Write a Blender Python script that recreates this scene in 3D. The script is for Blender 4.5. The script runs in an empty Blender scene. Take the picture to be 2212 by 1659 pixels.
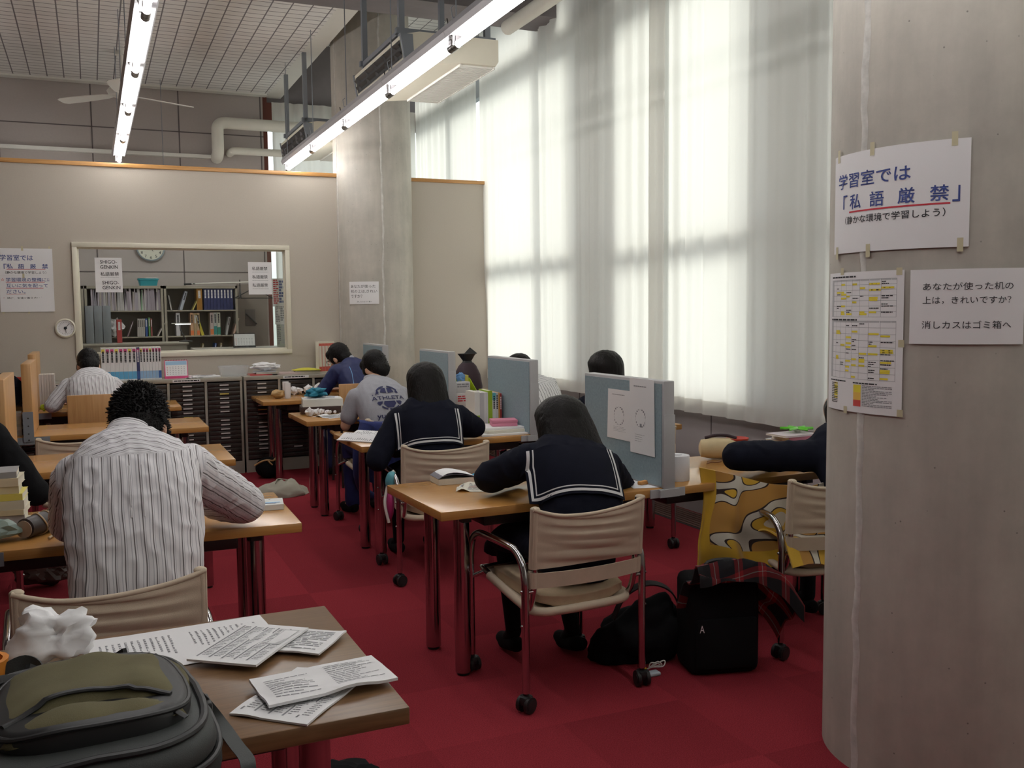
import bpy, bmesh, math, random
from mathutils import Vector, Matrix, noise
from mathutils.bvhtree import BVHTree
V=Vector; PI=math.pi; R=math.radians
sc=bpy.context.scene; COL=sc.collection
rnd=random.Random(7)

# ------------------------------------------------------------------ camera
cam=bpy.data.cameras.new('camera'); camo=bpy.data.objects.new('camera',cam); COL.objects.link(camo)
yaw,pitch,roll=0.4135235,-0.0784858,-0.01061276
fw=V((math.sin(yaw)*math.cos(pitch),math.cos(yaw)*math.cos(pitch),math.sin(pitch)))
r0=V((math.cos(yaw),-math.sin(yaw),0)); u0=r0.cross(fw)
rt=math.cos(roll)*r0+math.sin(roll)*u0; up=-math.sin(roll)*r0+math.cos(roll)*u0
camo.matrix_world=Matrix(((rt.x,up.x,-fw.x,0),(rt.y,up.y,-fw.y,0),(rt.z,up.z,-fw.z,1.5),(0,0,0,1)))
cam.sensor_width=36; cam.lens=36*2061.05/2212; cam.clip_start=.05
sc.camera=camo
# ------------------------------------------------------------------ world, light, exposure
w=bpy.data.worlds.new('sky'); sc.world=w; w.use_nodes=True
nt=w.node_tree; bg=nt.nodes['Background']
tc=nt.nodes.new('ShaderNodeTexCoord'); sp=nt.nodes.new('ShaderNodeSeparateXYZ'); rp=nt.nodes.new('ShaderNodeValToRGB')
nt.links.new(tc.outputs['Generated'],sp.inputs[0]); nt.links.new(sp.outputs['Z'],rp.inputs[0])
rp.color_ramp.elements[0].position=-.0; rp.color_ramp.elements[0].color=(.30,.32,.30,1)
rp.color_ramp.elements[1].position=.12; rp.color_ramp.elements[1].color=(.93,.97,1,1)
nt.links.new(rp.outputs[0],bg.inputs['Color'])
SKY=2.3; TUBE=38.0
bg.inputs['Strength'].default_value=SKY
sl=bpy.data.lights.new('sun','SUN'); sl.energy=4.6; sl.angle=R(24); sl.color=(1.,.97,.90); so=bpy.data.objects.new('sun',sl); COL.objects.link(so)
so.rotation_euler=V((-.80,.04,-.60)).to_track_quat('-Z','Y').to_euler(); so.location=(9,5,8)
vs=sc.view_settings; sc.display_settings.display_device='sRGB'
vs.view_transform='Standard'; vs.look='None'; vs.exposure=0.12; vs.gamma=1.0; vs.use_curve_mapping=False
try:
    sc.cycles.max_bounces=8; sc.cycles.diffuse_bounces=4; sc.cycles.transparent_max_bounces=12; sc.cycles.sample_clamp_indirect=6
except Exception: pass

# ------------------------------------------------------------------ helpers
def tag(o,label=None,cat=None,group=None,kind=None):
    if label: o['label']=label
    if cat: o['category']=cat
    if group: o['group']=group
    if kind: o['kind']=kind
    return o
def thing(name,label,cat,loc=(0,0,0),rz=0,group=None):
    o=bpy.data.objects.new(name,None); COL.objects.link(o); o.empty_display_size=.1
    o.location=loc; o.rotation_euler=(0,0,rz)
    return tag(o,label,cat,group)
def copy_tree(o,parent=None):
    c=o.copy(); COL.objects.link(c)
    if parent: c.parent=parent
    for ch in list(o.children): copy_tree(ch,c)
    return c
def T(x=0,y=0,z=0,rx=0,ry=0,rz=0,s=None):
    m=Matrix.Translation((x,y,z))@Matrix.Rotation(rz,4,'Z')@Matrix.Rotation(ry,4,'Y')@Matrix.Rotation(rx,4,'X')
    if s: m=m@Matrix.Diagonal((*s,1))
    return m
def frame_along(d,upv=V((0,0,1))):
    d=d.normalized(); s=d.cross(upv)
    if s.length<1e-4: s=d.cross(V((1,0,0)))
    s.normalize(); return s,s.cross(d)
def smooth_path(pts,k=6,closed=False):
    P=[V(p) for p in pts]; n=len(P); out=[]
    rng=range(n) if closed else range(n-1)
    for i in rng:
        a=P[(i-1)%n] if (closed or i>0) else P[i]*2-P[i+1]
        b=P[i]; c=P[(i+1)%n]; d=P[(i+2)%n] if (closed or i+2<n) else c*2-b
        for j in range(k):
            t=j/k; out.append(.5*((2*b)+(c-a)*t+(2*a-5*b+4*c-d)*t*t+(3*b-a-3*c+d)*t**3))
    if not closed: out.append(P[-1])
    return out
class MB:
    def __init__(s): s.v=[]; s.f=[]; s.m=[]; s.uv={}
    def add(s,vs,fs,m=0,M=None):
        b=len(s.v)
        s.v+=[(M@V(p) if M else V(p)) for p in vs]
        for f in fs: s.f.append([b+i for i in f]); s.m.append(m)
        return b
    def box(s,x0,x1,y0,y1,z0,z1,m=0,M=None):
        s.add([(x0,y0,z0),(x1,y0,z0),(x1,y1,z0),(x0,y1,z0),(x0,y0,z1),(x1,y0,z1),(x1,y1,z1),(x0,y1,z1)],
              [(0,3,2,1),(4,5,6,7),(0,1,5,4),(1,2,6,5),(2,3,7,6),(3,0,4,7)],m,M); return s
    def rbox(s,x0,x1,y0,y1,z0,z1,r=.005,seg=2,m=0,M=None):
        bm=bmesh.new(); bmesh.ops.create_cube(bm,size=1)
        for v in bm.verts: v.co=V(((x0+x1)/2+v.co.x*(x1-x0),(y0+y1)/2+v.co.y*(y1-y0),(z0+z1)/2+v.co.z*(z1-z0)))
        bmesh.ops.bevel(bm,geom=bm.edges[:],offset=r,segments=seg,affect='EDGES',profile=.5,clamp_overlap=True)
        s.frombm(bm,m,M); return s
    def frombm(s,bm,m=0,M=None):
        bm.verts.index_update()
        s.add([v.co.copy() for v in bm.verts],[[v.index for v in f.verts] for f in bm.faces],m,M); bm.free()
    def tube(s,pts,r,n=10,m=0,M=None,closed=False,flat=None,upv=V((0,0,1))):
        P=[V(p) for p in pts]; k=len(P); rs=r if isinstance(r,(list,tuple)) else [r]*k
        vs=[];fs=[]; side=None
        for i,p in enumerate(P):
            d=(P[(i+1)%k]-P[i-1]) if (closed or 0<i<k-1) else (P[1]-P[0] if i==0 else P[-1]-P[-2])
            if d.length<1e-9: d=V((0,0,1))
            d.normalize()
            if side is None:
                side,u=frame_along(d,upv)
            else:
                side=(side-d*side.dot(d))
                if side.length<1e-6: side,_=frame_along(d,upv)
                side.normalize()
            u=side.cross(d)
            for j in range(n):
                a=2*PI*j/n; ca,sa=math.cos(a),math.sin(a)
                if flat: ca*=flat[0]; sa*=flat[1]
                vs.append(p+side*(ca*rs[i])+u*(sa*rs[i]))
        for i in range(k if closed else k-1):
            for j in range(n):
                a=i*n+j; b=i*n+(j+1)%n; c=((i+1)%k)*n+(j+1)%n; d=((i+1)%k)*n+j
                fs.append((a,b,c,d))
        if not closed: fs.append(tuple(range(n))[::-1]); fs.append(tuple((k-1)*n+j for j in range(n)))
        s.add(vs,fs,m,M); return s
    def lathe(s,prof,n=24,m=0,M=None,caps=True):
        vs=[];fs=[];k=len(prof)
        for r,z in prof:
            for j in range(n): vs.append((r*math.cos(2*PI*j/n),r*math.sin(2*PI*j/n),z))
        for i in range(k-1):
            for j in range(n): fs.append((i*n+j,i*n+(j+1)%n,(i+1)*n+(j+1)%n,(i+1)*n+j))
        if caps and prof[0][0]>1e-6: fs.append(tuple(range(n))[::-1])
        if caps and prof[-1][0]>1e-6: fs.append(tuple((k-1)*n+j for j in range(n)))
        s.add(vs,fs,m,M); return s
    def prism(s,poly,z0,z1,m=0,M=None):
        n=len(poly)
        s.add([(x,y,z0) for x,y in poly]+[(x,y,z1) for x,y in poly],
              [tuple(range(n))[::-1],tuple(range(n,2*n))]+[(i,(i+1)%n,n+(i+1)%n,n+i) for i in range(n)],m,M); return s
    def loft(s,rings,m=0,M=None,caps=True,closed=False):
        n=len(rings[0]); k=len(rings); vs=[p for r in rings for p in r]; fs=[]
        for i in range(k if closed else k-1):
            for j in range(n): fs.append((i*n+j,i*n+(j+1)%n,((i+1)%k)*n+(j+1)%n,((i+1)%k)*n+j))
        if caps and not closed: fs.append(tuple(range(n))[::-1]); fs.append(tuple((k-1)*n+j for j in range(n)))
        s.add(vs,fs,m,M); return s
    def ell(s,c,r,M=None,m=0,n=16,k=10):
        L=Matrix.Translation(c)
        if M: L=L@M
        prof=[]; vs=[];fs=[]
        for i in range(1,k):
            a=PI*i/k
            for j in range(n): vs.append(L@V((r[0]*math.sin(a)*math.cos(2*PI*j/n),r[1]*math.sin(a)*math.sin(2*PI*j/n),-r[2]*math.cos(a))))
        b=len(vs); vs+=[L@V((0,0,-r[2])),L@V((0,0,r[2]))]
        for i in range(k-2):
            for j in range(n): fs.append((i*n+j,i*n+(j+1)%n,(i+1)*n+(j+1)%n,(i+1)*n+j))
        for j in range(n): fs.append((b,(j+1)%n,j)); fs.append((b+1,(k-2)*n+j,(k-2)*n+(j+1)%n))
        s.add(vs,fs,m); return s
    def cap(s,p0,p1,r0,r1,n=14):
        p0,p1=V(p0),V(p1); d=p1-p0; L=d.length; d=d.normalized() if L>1e-6 else V((0,0,1))
        P=[];r=[]
        for a in (90,75,55,30): P.append(p0-d*(r0*math.sin(R(a)))); r.append(max(r0*math.cos(R(a)),1e-4))
        P+=[p0,p1]; r+=[r0,r1]
        for a in (30,55,75,90): P.append(p1+d*(r1*math.sin(R(a)))); r.append(max(r1*math.cos(R(a)),1e-4))
        s.tube(P,r,n); return s
    def sheet(s,G,t=.001,m=0,M=None,nrm=None):
        """grid of points G[i][j] made a slab of thickness t (towards +normal)"""
        a=len(G); b=len(G[0]); G=[[V(p) for p in r] for r in G]; N=[]
        for i in range(a):
            for j in range(b):
                di=G[min(i+1,a-1)][j]-G[max(i-1,0)][j]; dj=G[i][min(j+1,b-1)]-G[i][max(j-1,0)]
                n=di.cross(dj); n=n.normalized() if n.length>1e-12 else V((0,0,1)); N.append(n)
        vs=[p for r in G for p in r]; vs2=[p+n*t for p,n in zip(vs,N)]; q=a*b; fs=[]
        for i in range(a-1):
            for j in range(b-1):
                A,B,C,D=i*b+j,(i+1)*b+j,(i+1)*b+j+1,i*b+j+1
                fs.append((A,D,C,B)); fs.append((q+A,q+B,q+C,q+D))
        for i in range(a-1):
            fs.append((i*b,(i+1)*b,q+(i+1)*b,q+i*b)); A=i*b+b-1; fs.append((A+b,A,q+A,q+A+b))
        for j in range(b-1):
            fs.append((j+1,j,q+j,q+j+1)); A=(a-1)*b+j; fs.append((A,A+1,q+A+1,q+A))
        s.add(vs+vs2,fs,m,M); return s
    def mesh(s,name,mats,ang=35):
        me=bpy.data.meshes.new(name); me.from_pydata([tuple(p) for p in s.v],[],s.f)
        for mm in (mats if isinstance(mats,(list,tuple)) else [mats]): me.materials.append(mm)
        me.polygons.foreach_set('material_index',s.m)
        me.polygons.foreach_set('use_smooth',[True]*len(s.f)); me.update()
        if ang is not None: me.set_sharp_from_angle(angle=R(ang))
        me.validate()
        return me
    def build(s,name,mats,parent=None,ang=35,loc=None,rot=None):
        o=bpy.data.objects.new(name,s.mesh(name,mats,ang)); COL.objects.link(o)
        if parent: o.parent=parent
        if loc: o.location=loc
        if rot: o.rotation_euler=rot
        return o
def struct(name,mb,mats,ang=35):
    o=mb.build(name,mats,None,ang); o['kind']='structure'; return o

# ------------------------------------------------------------------ materials
def nodes_of(name):
    m=bpy.data.materials.new(name); m.use_nodes=True; nt=m.node_tree
    return m,nt,nt.nodes['Principled BSDF']
def lnk(nt,a,b): nt.links.new(a,b)
def N(nt,t,**k):
    n=nt.nodes.new('ShaderNode'+t)
    for a,b in k.items():
        if a in n.inputs: n.inputs[a].default_value=b
        else: setattr(n,a,b)
    return n
def mat(name,col,rough=.6,metal=0.,spec=.5,var=0.,vs=8.,bump=0.,bs=200.,stretch=None,sheen=0.):
    m,nt,p=nodes_of(name)
    p.inputs['Base Color'].default_value=(*col,1); p.inputs['Roughness'].default_value=rough
    p.inputs['Metallic'].default_value=metal; p.inputs['Specular IOR Level'].default_value=spec
    if sheen: p.inputs['Sheen Weight'].default_value=sheen
    if var or bump:
        c=N(nt,'TexCoord'); mp=N(nt,'Mapping'); lnk(nt,c.outputs['Object'],mp.inputs[0])
        if stretch: mp.inputs['Scale'].default_value=stretch
    if var:
        n=N(nt,'TexNoise',Scale=vs,Detail=6.,Roughness=.6); lnk(nt,mp.outputs[0],n.inputs['Vector'])
        x=N(nt,'MapRange'); x.inputs[1].default_value=.25; x.inputs[2].default_value=.75; x.inputs[3].default_value=1-var; x.inputs[4].default_value=1+var
        lnk(nt,n.outputs[0],x.inputs[0])
        mx=N(nt,'VectorMath',operation='SCALE'); mx.inputs[0].default_value=col; lnk(nt,x.outputs[0],mx.inputs['Scale'])
        lnk(nt,mx.outputs[0],p.inputs['Base Color'])
    if bump:
        n=N(nt,'TexNoise',Scale=bs,Detail=3.); lnk(nt,mp.outputs[0],n.inputs['Vector'])
        b=N(nt,'Bump',Strength=bump,Distance=.002); lnk(nt,n.outputs[0],b.inputs['Height']); lnk(nt,b.outputs[0],p.inputs['Normal'])
    return m
def emit(name,col,st):
    m,nt,p=nodes_of(name); p.inputs['Base Color'].default_value=(*col,1)
    p.inputs['Emission Color'].default_value=(*col,1); p.inputs['Emission Strength'].default_value=st; return m
def glassmat(name,tint=(.96,.98,.97)):
    m=bpy.data.materials.new(name); m.use_nodes=True; nt=m.node_tree; nt.nodes.clear()
    o=N(nt,'OutputMaterial'); t=N(nt,'BsdfTransparent'); t.inputs[0].default_value=(*tint,1)
    g=N(nt,'BsdfGlossy'); g.inputs['Roughness'].default_value=.02; f=N(nt,'Fresnel'); ge=N(nt,'NewGeometry'); io=N(nt,'MapRange'); io.inputs[3].default_value=1.45; io.inputs[4].default_value=1/1.45; lnk(nt,ge.outputs['Backfacing'],io.inputs[0]); lnk(nt,io.outputs[0],f.inputs[0])
    x=N(nt,'MixShader'); lnk(nt,f.outputs[0],x.inputs[0]); lnk(nt,t.outputs[0],x.inputs[1]); lnk(nt,g.outputs[0],x.inputs[2]); lnk(nt,x.outputs[0],o.inputs[0]); return m
def clothlight(name,col,k=.5):
    m=bpy.data.materials.new(name); m.use_nodes=True; nt=m.node_tree; nt.nodes.clear()
    o=N(nt,'OutputMaterial'); d=N(nt,'BsdfDiffuse'); t=N(nt,'BsdfTranslucent'); x=N(nt,'MixShader'); x.inputs[0].default_value=k
    for q in (d,t): q.inputs[0].default_value=(*col,1)
    lnk(nt,d.outputs[0],x.inputs[1]); lnk(nt,t.outputs[0],x.inputs[2]); lnk(nt,x.outputs[0],o.inputs[0]); return m
def wood(name,a,b,rough=.25,axis=0,scale=1.):
    m,nt,p=nodes_of(name); c=N(nt,'TexCoord'); mp=N(nt,'Mapping'); lnk(nt,c.outputs['Object'],mp.inputs[0])
    s=[22.*scale]*3; s[axis]=1.1*scale; mp.inputs['Scale'].default_value=s
    n=N(nt,'TexNoise',Scale=2.2,Detail=8.,Roughness=.62,Distortion=.6); lnk(nt,mp.outputs[0],n.inputs['Vector'])
    r=N(nt,'ValToRGB'); r.color_ramp.elements[0].position=.3; r.color_ramp.elements[1].position=.72
    r.color_ramp.elements[0].color=(*a,1); r.color_ramp.elements[1].color=(*b,1)
    lnk(nt,n.outputs[0],r.inputs[0]); lnk(nt,r.outputs[0],p.inputs['Base Color']); p.inputs['Roughness'].default_value=rough
    bmp=N(nt,'Bump',Strength=.08,Distance=.001); lnk(nt,n.outputs[0],bmp.inputs['Height']); lnk(nt,bmp.outputs[0],p.inputs['Normal']); return m
def carpet():
    m,nt,p=nodes_of('carpet_red'); c=N(nt,'TexCoord')
    d=N(nt,'VectorMath',operation='DIVIDE'); d.inputs[1].default_value=(.5,.5,1); lnk(nt,c.outputs['Object'],d.inputs[0])
    f=N(nt,'VectorMath',operation='FLOOR'); lnk(nt,d.outputs[0],f.inputs[0])
    wn=N(nt,'TexWhiteNoise',noise_dimensions='2D'); lnk(nt,f.outputs[0],wn.inputs['Vector'])
    r=N(nt,'MapRange'); r.inputs[3].default_value=.82; r.inputs[4].default_value=1.1; lnk(nt,wn.outputs[0],r.inputs[0])
    n=N(nt,'TexNoise',Scale=260.,Detail=2.); lnk(nt,c.outputs['Object'],n.inputs['Vector'])
    r2=N(nt,'MapRange'); r2.inputs[1].default_value=.3; r2.inputs[2].default_value=.7; r2.inputs[3].default_value=.7; r2.inputs[4].default_value=1.3; lnk(nt,n.outputs[0],r2.inputs[0])
    mu=N(nt,'Math',operation='MULTIPLY'); lnk(nt,r.outputs[0],mu.inputs[0]); lnk(nt,r2.outputs[0],mu.inputs[1])
    sx=N(nt,'VectorMath',operation='SCALE'); sx.inputs[0].default_value=(.25,.027,.037); lnk(nt,mu.outputs[0],sx.inputs['Scale'])
    lnk(nt,sx.outputs[0],p.inputs['Base Color']); p.inputs['Roughness'].default_value=1; p.inputs['Specular IOR Level'].default_value=.05
    b=N(nt,'Bump',Strength=.6,Distance=.004); lnk(nt,n.outputs[0],b.inputs['Height']); lnk(nt,b.outputs[0],p.inputs['Normal']); return m
def concrete(name,col,gloss=.55):
    m,nt,p=nodes_of(name); c=N(nt,'TexCoord')
    n=N(nt,'TexNoise',Scale=2.2,Detail=9.,Roughness=.68); lnk(nt,c.outputs['Object'],n.inputs['Vector'])
    r=N(nt,'MapRange'); r.inputs[1].default_value=.3; r.inputs[2].default_value=.7; r.inputs[3].default_value=.82; r.inputs[4].default_value=1.16; lnk(nt,n.outputs[0],r.inputs[0])
    mp=N(nt,'Mapping'); mp.inputs['Scale'].default_value=(9,9,1.2); lnk(nt,c.outputs['Object'],mp.inputs[0])
    n2=N(nt,'TexNoise',Scale=1.4,Detail=5.); lnk(nt,mp.outputs[0],n2.inputs['Vector'])
    r2=N(nt,'MapRange'); r2.inputs[1].default_value=.35; r2.inputs[2].default_value=.65; r2.inputs[3].default_value=.92; r2.inputs[4].default_value=1.06; lnk(nt,n2.outputs[0],r2.inputs[0])
    vo=N(nt,'TexVoronoi',Scale=26.); lnk(nt,c.outputs['Object'],vo.inputs['Vector'])
    gt=N(nt,'MapRange'); gt.inputs[1].default_value=.04; gt.inputs[2].default_value=.09; gt.inputs[3].default_value=.42; gt.inputs[4].default_value=1.; lnk(nt,vo.outputs['Distance'],gt.inputs[0])
    sel=N(nt,'Math',operation='GREATER_THAN'); sel.inputs[1].default_value=.62; sv=N(nt,'SeparateXYZ'); lnk(nt,vo.outputs['Color'],sv.inputs[0]); lnk(nt,sv.outputs[0],sel.inputs[0])
    mixd=N(nt,'Mix'); lnk(nt,sel.outputs[0],mixd.inputs[0]); mixd.inputs[2].default_value=1.; lnk(nt,gt.outputs[0],mixd.inputs[3])
    a=N(nt,'Math',operation='MULTIPLY'); lnk(nt,r.outputs[0],a.inputs[0]); lnk(nt,r2.outputs[0],a.inputs[1])
    b=N(nt,'Math',operation='MULTIPLY'); lnk(nt,a.outputs[0],b.inputs[0]); lnk(nt,mixd.outputs[0],b.inputs[1])
    sx=N(nt,'VectorMath',operation='SCALE'); sx.inputs[0].default_value=col; lnk(nt,b.outputs[0],sx.inputs['Scale'])
    lnk(nt,sx.outputs[0],p.inputs['Base Color']); p.inputs['Roughness'].default_value=gloss
    bm=N(nt,'Bump',Strength=.15,Distance=.004); lnk(nt,b.outputs[0],bm.inputs['Height']); lnk(nt,bm.outputs[0],p.inputs['Normal']); return m
def gridboard():
    m,nt,p=nodes_of('ceiling_board'); c=N(nt,'TexCoord')
    br=N(nt,'TexBrick',offset=0.); br.inputs['Scale'].default_value=1.; br.inputs['Brick Width'].default_value=.165; br.inputs['Row Height'].default_value=.118
    br.inputs['Mortar Size'].default_value=.006; br.inputs['Mortar Smooth'].default_value=.1
    br.inputs['Color1'].default_value=(.80,.79,.77,1); br.inputs['Color2'].default_value=(.74,.73,.71,1); br.inputs['Mortar'].default_value=(.20,.19,.2,1)
    lnk(nt,c.outputs['Object'],br.inputs['Vector']); lnk(nt,br.outputs[0],p.inputs['Base Color']); p.inputs['Roughness'].default_value=.9; return m

K={}
K['carpet']=carpet()
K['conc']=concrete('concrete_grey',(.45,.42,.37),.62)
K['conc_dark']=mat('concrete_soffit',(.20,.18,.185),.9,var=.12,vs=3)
K['grout']=mat('grout_pale',(.56,.545,.51),.8,var=.2,vs=25,bump=.4,bs=60)
K['part']=mat('partition_cloth',(.50,.45,.385),.85,var=.04,vs=120,bump=.2,bs=420)
K['panel']=mat('wall_panel',(.42,.375,.355),.85,var=.03,vs=40)
K['joint']=mat('joint_dark',(.14,.12,.12),.9)
K['ceil']=gridboard()
K['white']=mat('white_paint',(.72,.71,.66),.5,var=.02)
K['cream']=mat('cream_paint',(.72,.68,.56),.45,var=.02)
K['woodtrim']=wood('trim_wood',(.42,.20,.06),(.62,.34,.12),.35,0)
K['woodtrimv']=wood('trim_wood_upright',(.42,.20,.06),(.62,.34,.12),.35,2)
K['desk']=wood('desk_wood',(.43,.205,.055),(.50,.255,.075),.22,0,2.5)
K['deskdark']=wood('desk_wood_brown',(.13,.068,.03),(.21,.115,.052),.30,0,2.)
K['board']=wood('divider_wood',(.46,.24,.09),(.60,.35,.15),.35,2)
K['chrome']=mat('chrome',(.48,.46,.46),.16,1.)
K['dkmetal']=mat('dark_metal',(.035,.03,.03),.4,.3)
K['grey']=mat('grey_steel',(.25,.27,.30),.45,.3,var=.03)
K['steel']=mat('cabinet_steel',(.36,.335,.28),.45,.1,var=.03)
K['black']=mat('black_plastic',(.012,.012,.013),.5)
K['pipe']=mat('pipe_white',(.74,.72,.64),.6,var=.04)
K['brown']=mat('brown_frame',(.16,.045,.03),.5)
K['mauve']=mat('lower_wall',(.30,.265,.265),.8,var=.05)
K['curtain']=clothlight('curtain_cloth',(.80,.79,.75),.5)
K['glass']=glassmat('window_glass')
K['tube']=emit('tube_light',(1.,.98,.95),TUBE)
K['paper']=mat('paper_white',(.80,.79,.80),.8)
K['ink']=mat('ink_black',(.02,.02,.025),.8)
K['inkgrey']=mat('ink_grey',(.26,.26,.28),.8)
K['inkblue']=mat('ink_blue',(.05,.075,.26),.8)
K['inkred']=mat('ink_red',(.55,.04,.06),.8)
K['tape']=mat('masking_tape',(.55,.50,.33),.5)
def col(name,c,rough=.55,**k):
    if name not in K: K[name]=mat(name,c,rough,**k)
    return K[name]

# ------------------------------------------------------------------ room shell
Z0=4.06
b=MB(); b.add([(-6,-3.2,0),(4,-3.2,0),(4,12,0),(-6,12,0)],[(0,1,2,3)]); struct('floor',b,K['carpet'])
b=MB(); b.box(-6,2.02,8.2,11.95,Z0,Z0+.12); struct('ceiling',b,K['ceil'])
b=MB(); b.box(2.02,2.2,8.2,11.95,Z0,Z0+.16); b.box(-6,2.0,11.66,11.78,Z0-.02,Z0); struct('trim_1',b,K['white'])
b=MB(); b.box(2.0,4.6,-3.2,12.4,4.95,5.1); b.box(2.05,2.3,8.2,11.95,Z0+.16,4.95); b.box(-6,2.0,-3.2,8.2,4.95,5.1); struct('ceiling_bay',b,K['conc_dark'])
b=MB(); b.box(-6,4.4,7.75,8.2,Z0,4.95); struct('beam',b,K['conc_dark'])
b=MB(); b.box(2.35,3.95,9.5,11.9,4.74,4.78); struct('ceiling_panel',b,K['ceil'])
# far wall with panel joints
b=MB(); b.box(-6,1.97,11.8,11.95,0,Z0+.1)
for i in range(-7,4):
    x=-.835+.925*i
    if -6<x<1.97: b.box(x-.007,x+.007,11.796,11.802,0,Z0,1)
for z in (1.97,3.58,2.77): b.box(-6,1.97,11.796,11.802,z-.006,z+.006,1)
struct('wall_far',b,[K['panel'],K['joint']])
b=MB(); b.box(-6,1.39,11.73,11.8,3.285,3.325); struct('trim_2',b,K['white'])
b=MB(); b.box(-6.15,-6,-3.2,12,0,5); struct('wall_left',b,K['part'])
b=MB(); b.box(-6,4.1,-3.35,-3.2,0,5); struct('wall_back',b,K['panel'])
# window wall, right
b=MB(); b.box(4.0,4.16,-3.2,12.4,0,.86); b.box(4.0,4.3,-3.2,12.4,4.5,5.0); b.box(3.98,4.2,-3.2,12.4,.86,.885)
for y in (3.6,5.6,7.6): b.box(3.996,4.002,y-.004,y+.004,0,.86,1)
struct('wall_right',b,[K['mauve'],K['joint']])
b=MB()
for y0,y1 in ((4.25,5.1),(6.7,7.5),(1.6,2.4)): b.box(4.28,4.6,y0,y1,0,5)  # unseen uprights outside, placed to darken bands of the curtain
struct('shade_pier',b,K['conc'])
b=MB(); b.box(4.06,4.14,-3.2,12.4,2.0,2.09); b.box(4.06,4.14,-3.2,12.4,3.86,4.06); b.box(4.06,4.14,-3.2,12.4,.885,.95); b.box(4.06,4.14,-3.2,12.4,4.44,4.5)
for y in (-3.1,-1.3,.5,2.3,4.1,6.05,8.2,10.6,11.9): b.box(4.06,4.14,y-.035,y+.035,.95,4.44)
w1=struct('window_1',b,K['grey'])
b=MB(); b.box(4.097,4.103,-3.1,12.0,.9,4.48); g=b.build('glass_pane',K['glass'],w1)
# far window with brown frame
b=MB(); b.box(1.97,2.03,11.86,11.98,0,4.6); b.box(2.03,4.0,11.86,11.98,3.78,4.0); b.box(2.03,4.0,11.86,11.98,.9,.98); b.box(3.0,3.06,11.88,11.96,.98,3.78)
w2=struct('window_2',b,K['brown'])
b=MB(); b.box(2.03,4.0,11.915,11.921,.98,3.8); b.build('glass_pane',K['glass'],w2)
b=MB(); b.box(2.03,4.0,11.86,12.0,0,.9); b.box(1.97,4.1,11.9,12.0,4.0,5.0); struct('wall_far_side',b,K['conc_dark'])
# floor grille along the window wall
b=MB()
for i in range(7): x=3.72+.038*i; b.box(x,x+.022,-1,9.4,.001,.006)
b.box(3.70,3.985,-1,9.4,.0005,.002,1)
struct('trim_3',b,[col('grille_brown',(.13,.06,.045)),K['black']])

# partition with window opening
YP=9.45
b=MB(); x0,x1,z0,z1=-.138,1.79,1.089,2.137
b.box(-6,x0,YP,YP+.09,0,2.815); b.box(x1,2.36,YP,YP+.09,0,2.815); b.box(x0,x1,YP,YP+.09,0,z0); b.box(x0,x1,YP,YP+.09,z1,2.815)
struct('wall_partition',b,K['part'])
b=MB(); b.rbox(-6,2.365,YP-.02,YP+.11,2.815,2.852,.004); struct('trim_4',b,K['woodtrim'])
b=MB(); b.box(2.95,3.90,YP,YP+.09,0,2.81); struct('wall_partition_end',b,K['part'])
b=MB(); b.rbox(2.98,3.94,YP-.02,YP+.11,2.81,2.845,.004); struct('trim_5',b,K['woodtrim'])
b=MB(); b.rbox(3.90,3.94,YP-.02,YP+.11,0,2.81,.004); struct('trim_6',b,K['woodtrimv'])
# window frame in partition
b=MB(); f=.06
def fr(b,x0,x1,z0,z1,f,y0,y1):
    b.rbox(x0,x1,y0,y1,z1-f,z1,.004); b.rbox(x0,x1,y0,y1,z0,z0+f,.004); b.rbox(x0,x0+f,y0,y1,z0+f,z1-f,.004); b.rbox(x1-f,x1,y0,y1,z0+f,z1-f,.004)
fr(b,x0,x1,z0,z1,.044,YP-.022,YP+.10); fr(b,x0+.04,x1-.04,z0+.04,z1-.04,.016,YP+.02,YP+.07)
w3=struct('window_3',b,K['cream'])
b=MB(); b.box(x0+.06,x1-.06,YP+.04,YP+.045,z0+.06,z1-.06); b.build('glass_pane',K['glass'],w3)

# concrete pillars
def pillar(name,cx,cy,r,h,seam_a,wid,seed):
    b=MB(); n=72; rr=random.Random(seed)
    prof=[(r,0),(r,h)]
    b.lathe(prof,n,0,T(cx,cy,0))
    for a0,wd in zip(seam_a,wid):   # irregular mortar ridge running up the formwork joint
        L=[];Rr=[];k=90
        for i in range(k+1):
            z=h*i/k; j=(noise.noise(V((seed,z*3.1,0)))*.35+noise.noise(V((seed,z*11,5)))*.3)*wd
            for lst,s_ in ((L,-1),(Rr,1)):
                a=a0+s_*(wd/2+(noise.noise(V((seed+s_,z*9,3)))*.35)*wd)/r+j/r
                lst.append((a,z))
        G=[]
        for (a1,z),(a2,_) in zip(L,Rr):
            G.append([(cx+(r+q)*math.cos(a1+(a2-a1)*t),cy+(r+q)*math.sin(a1+(a2-a1)*t),z) for t,q in ((0,-.003),(.12,.0025),(.5,.0045),(.88,.0025),(1,-.003))])
        vs=[p for g_ in G for p in g_]; fs=[(i*5+j,i*5+j+1,(i+1)*5+j+1,(i+1)*5+j) for i in range(k) for j in range(4)]
        b.add(vs,fs,1)
    return struct(name,b,[K['conc'],K['grout']],50)
PX,PY,PR=2.586,2.286,.39
pillar('pillar_near',PX,PY,PR,4.98,(R(-180.3),),(.03,),3.1)
pillar('pillar_far',2.655,9.5,.39,4.98,(R(-93),R(-168)),(.022,.012),8.4)

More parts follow.
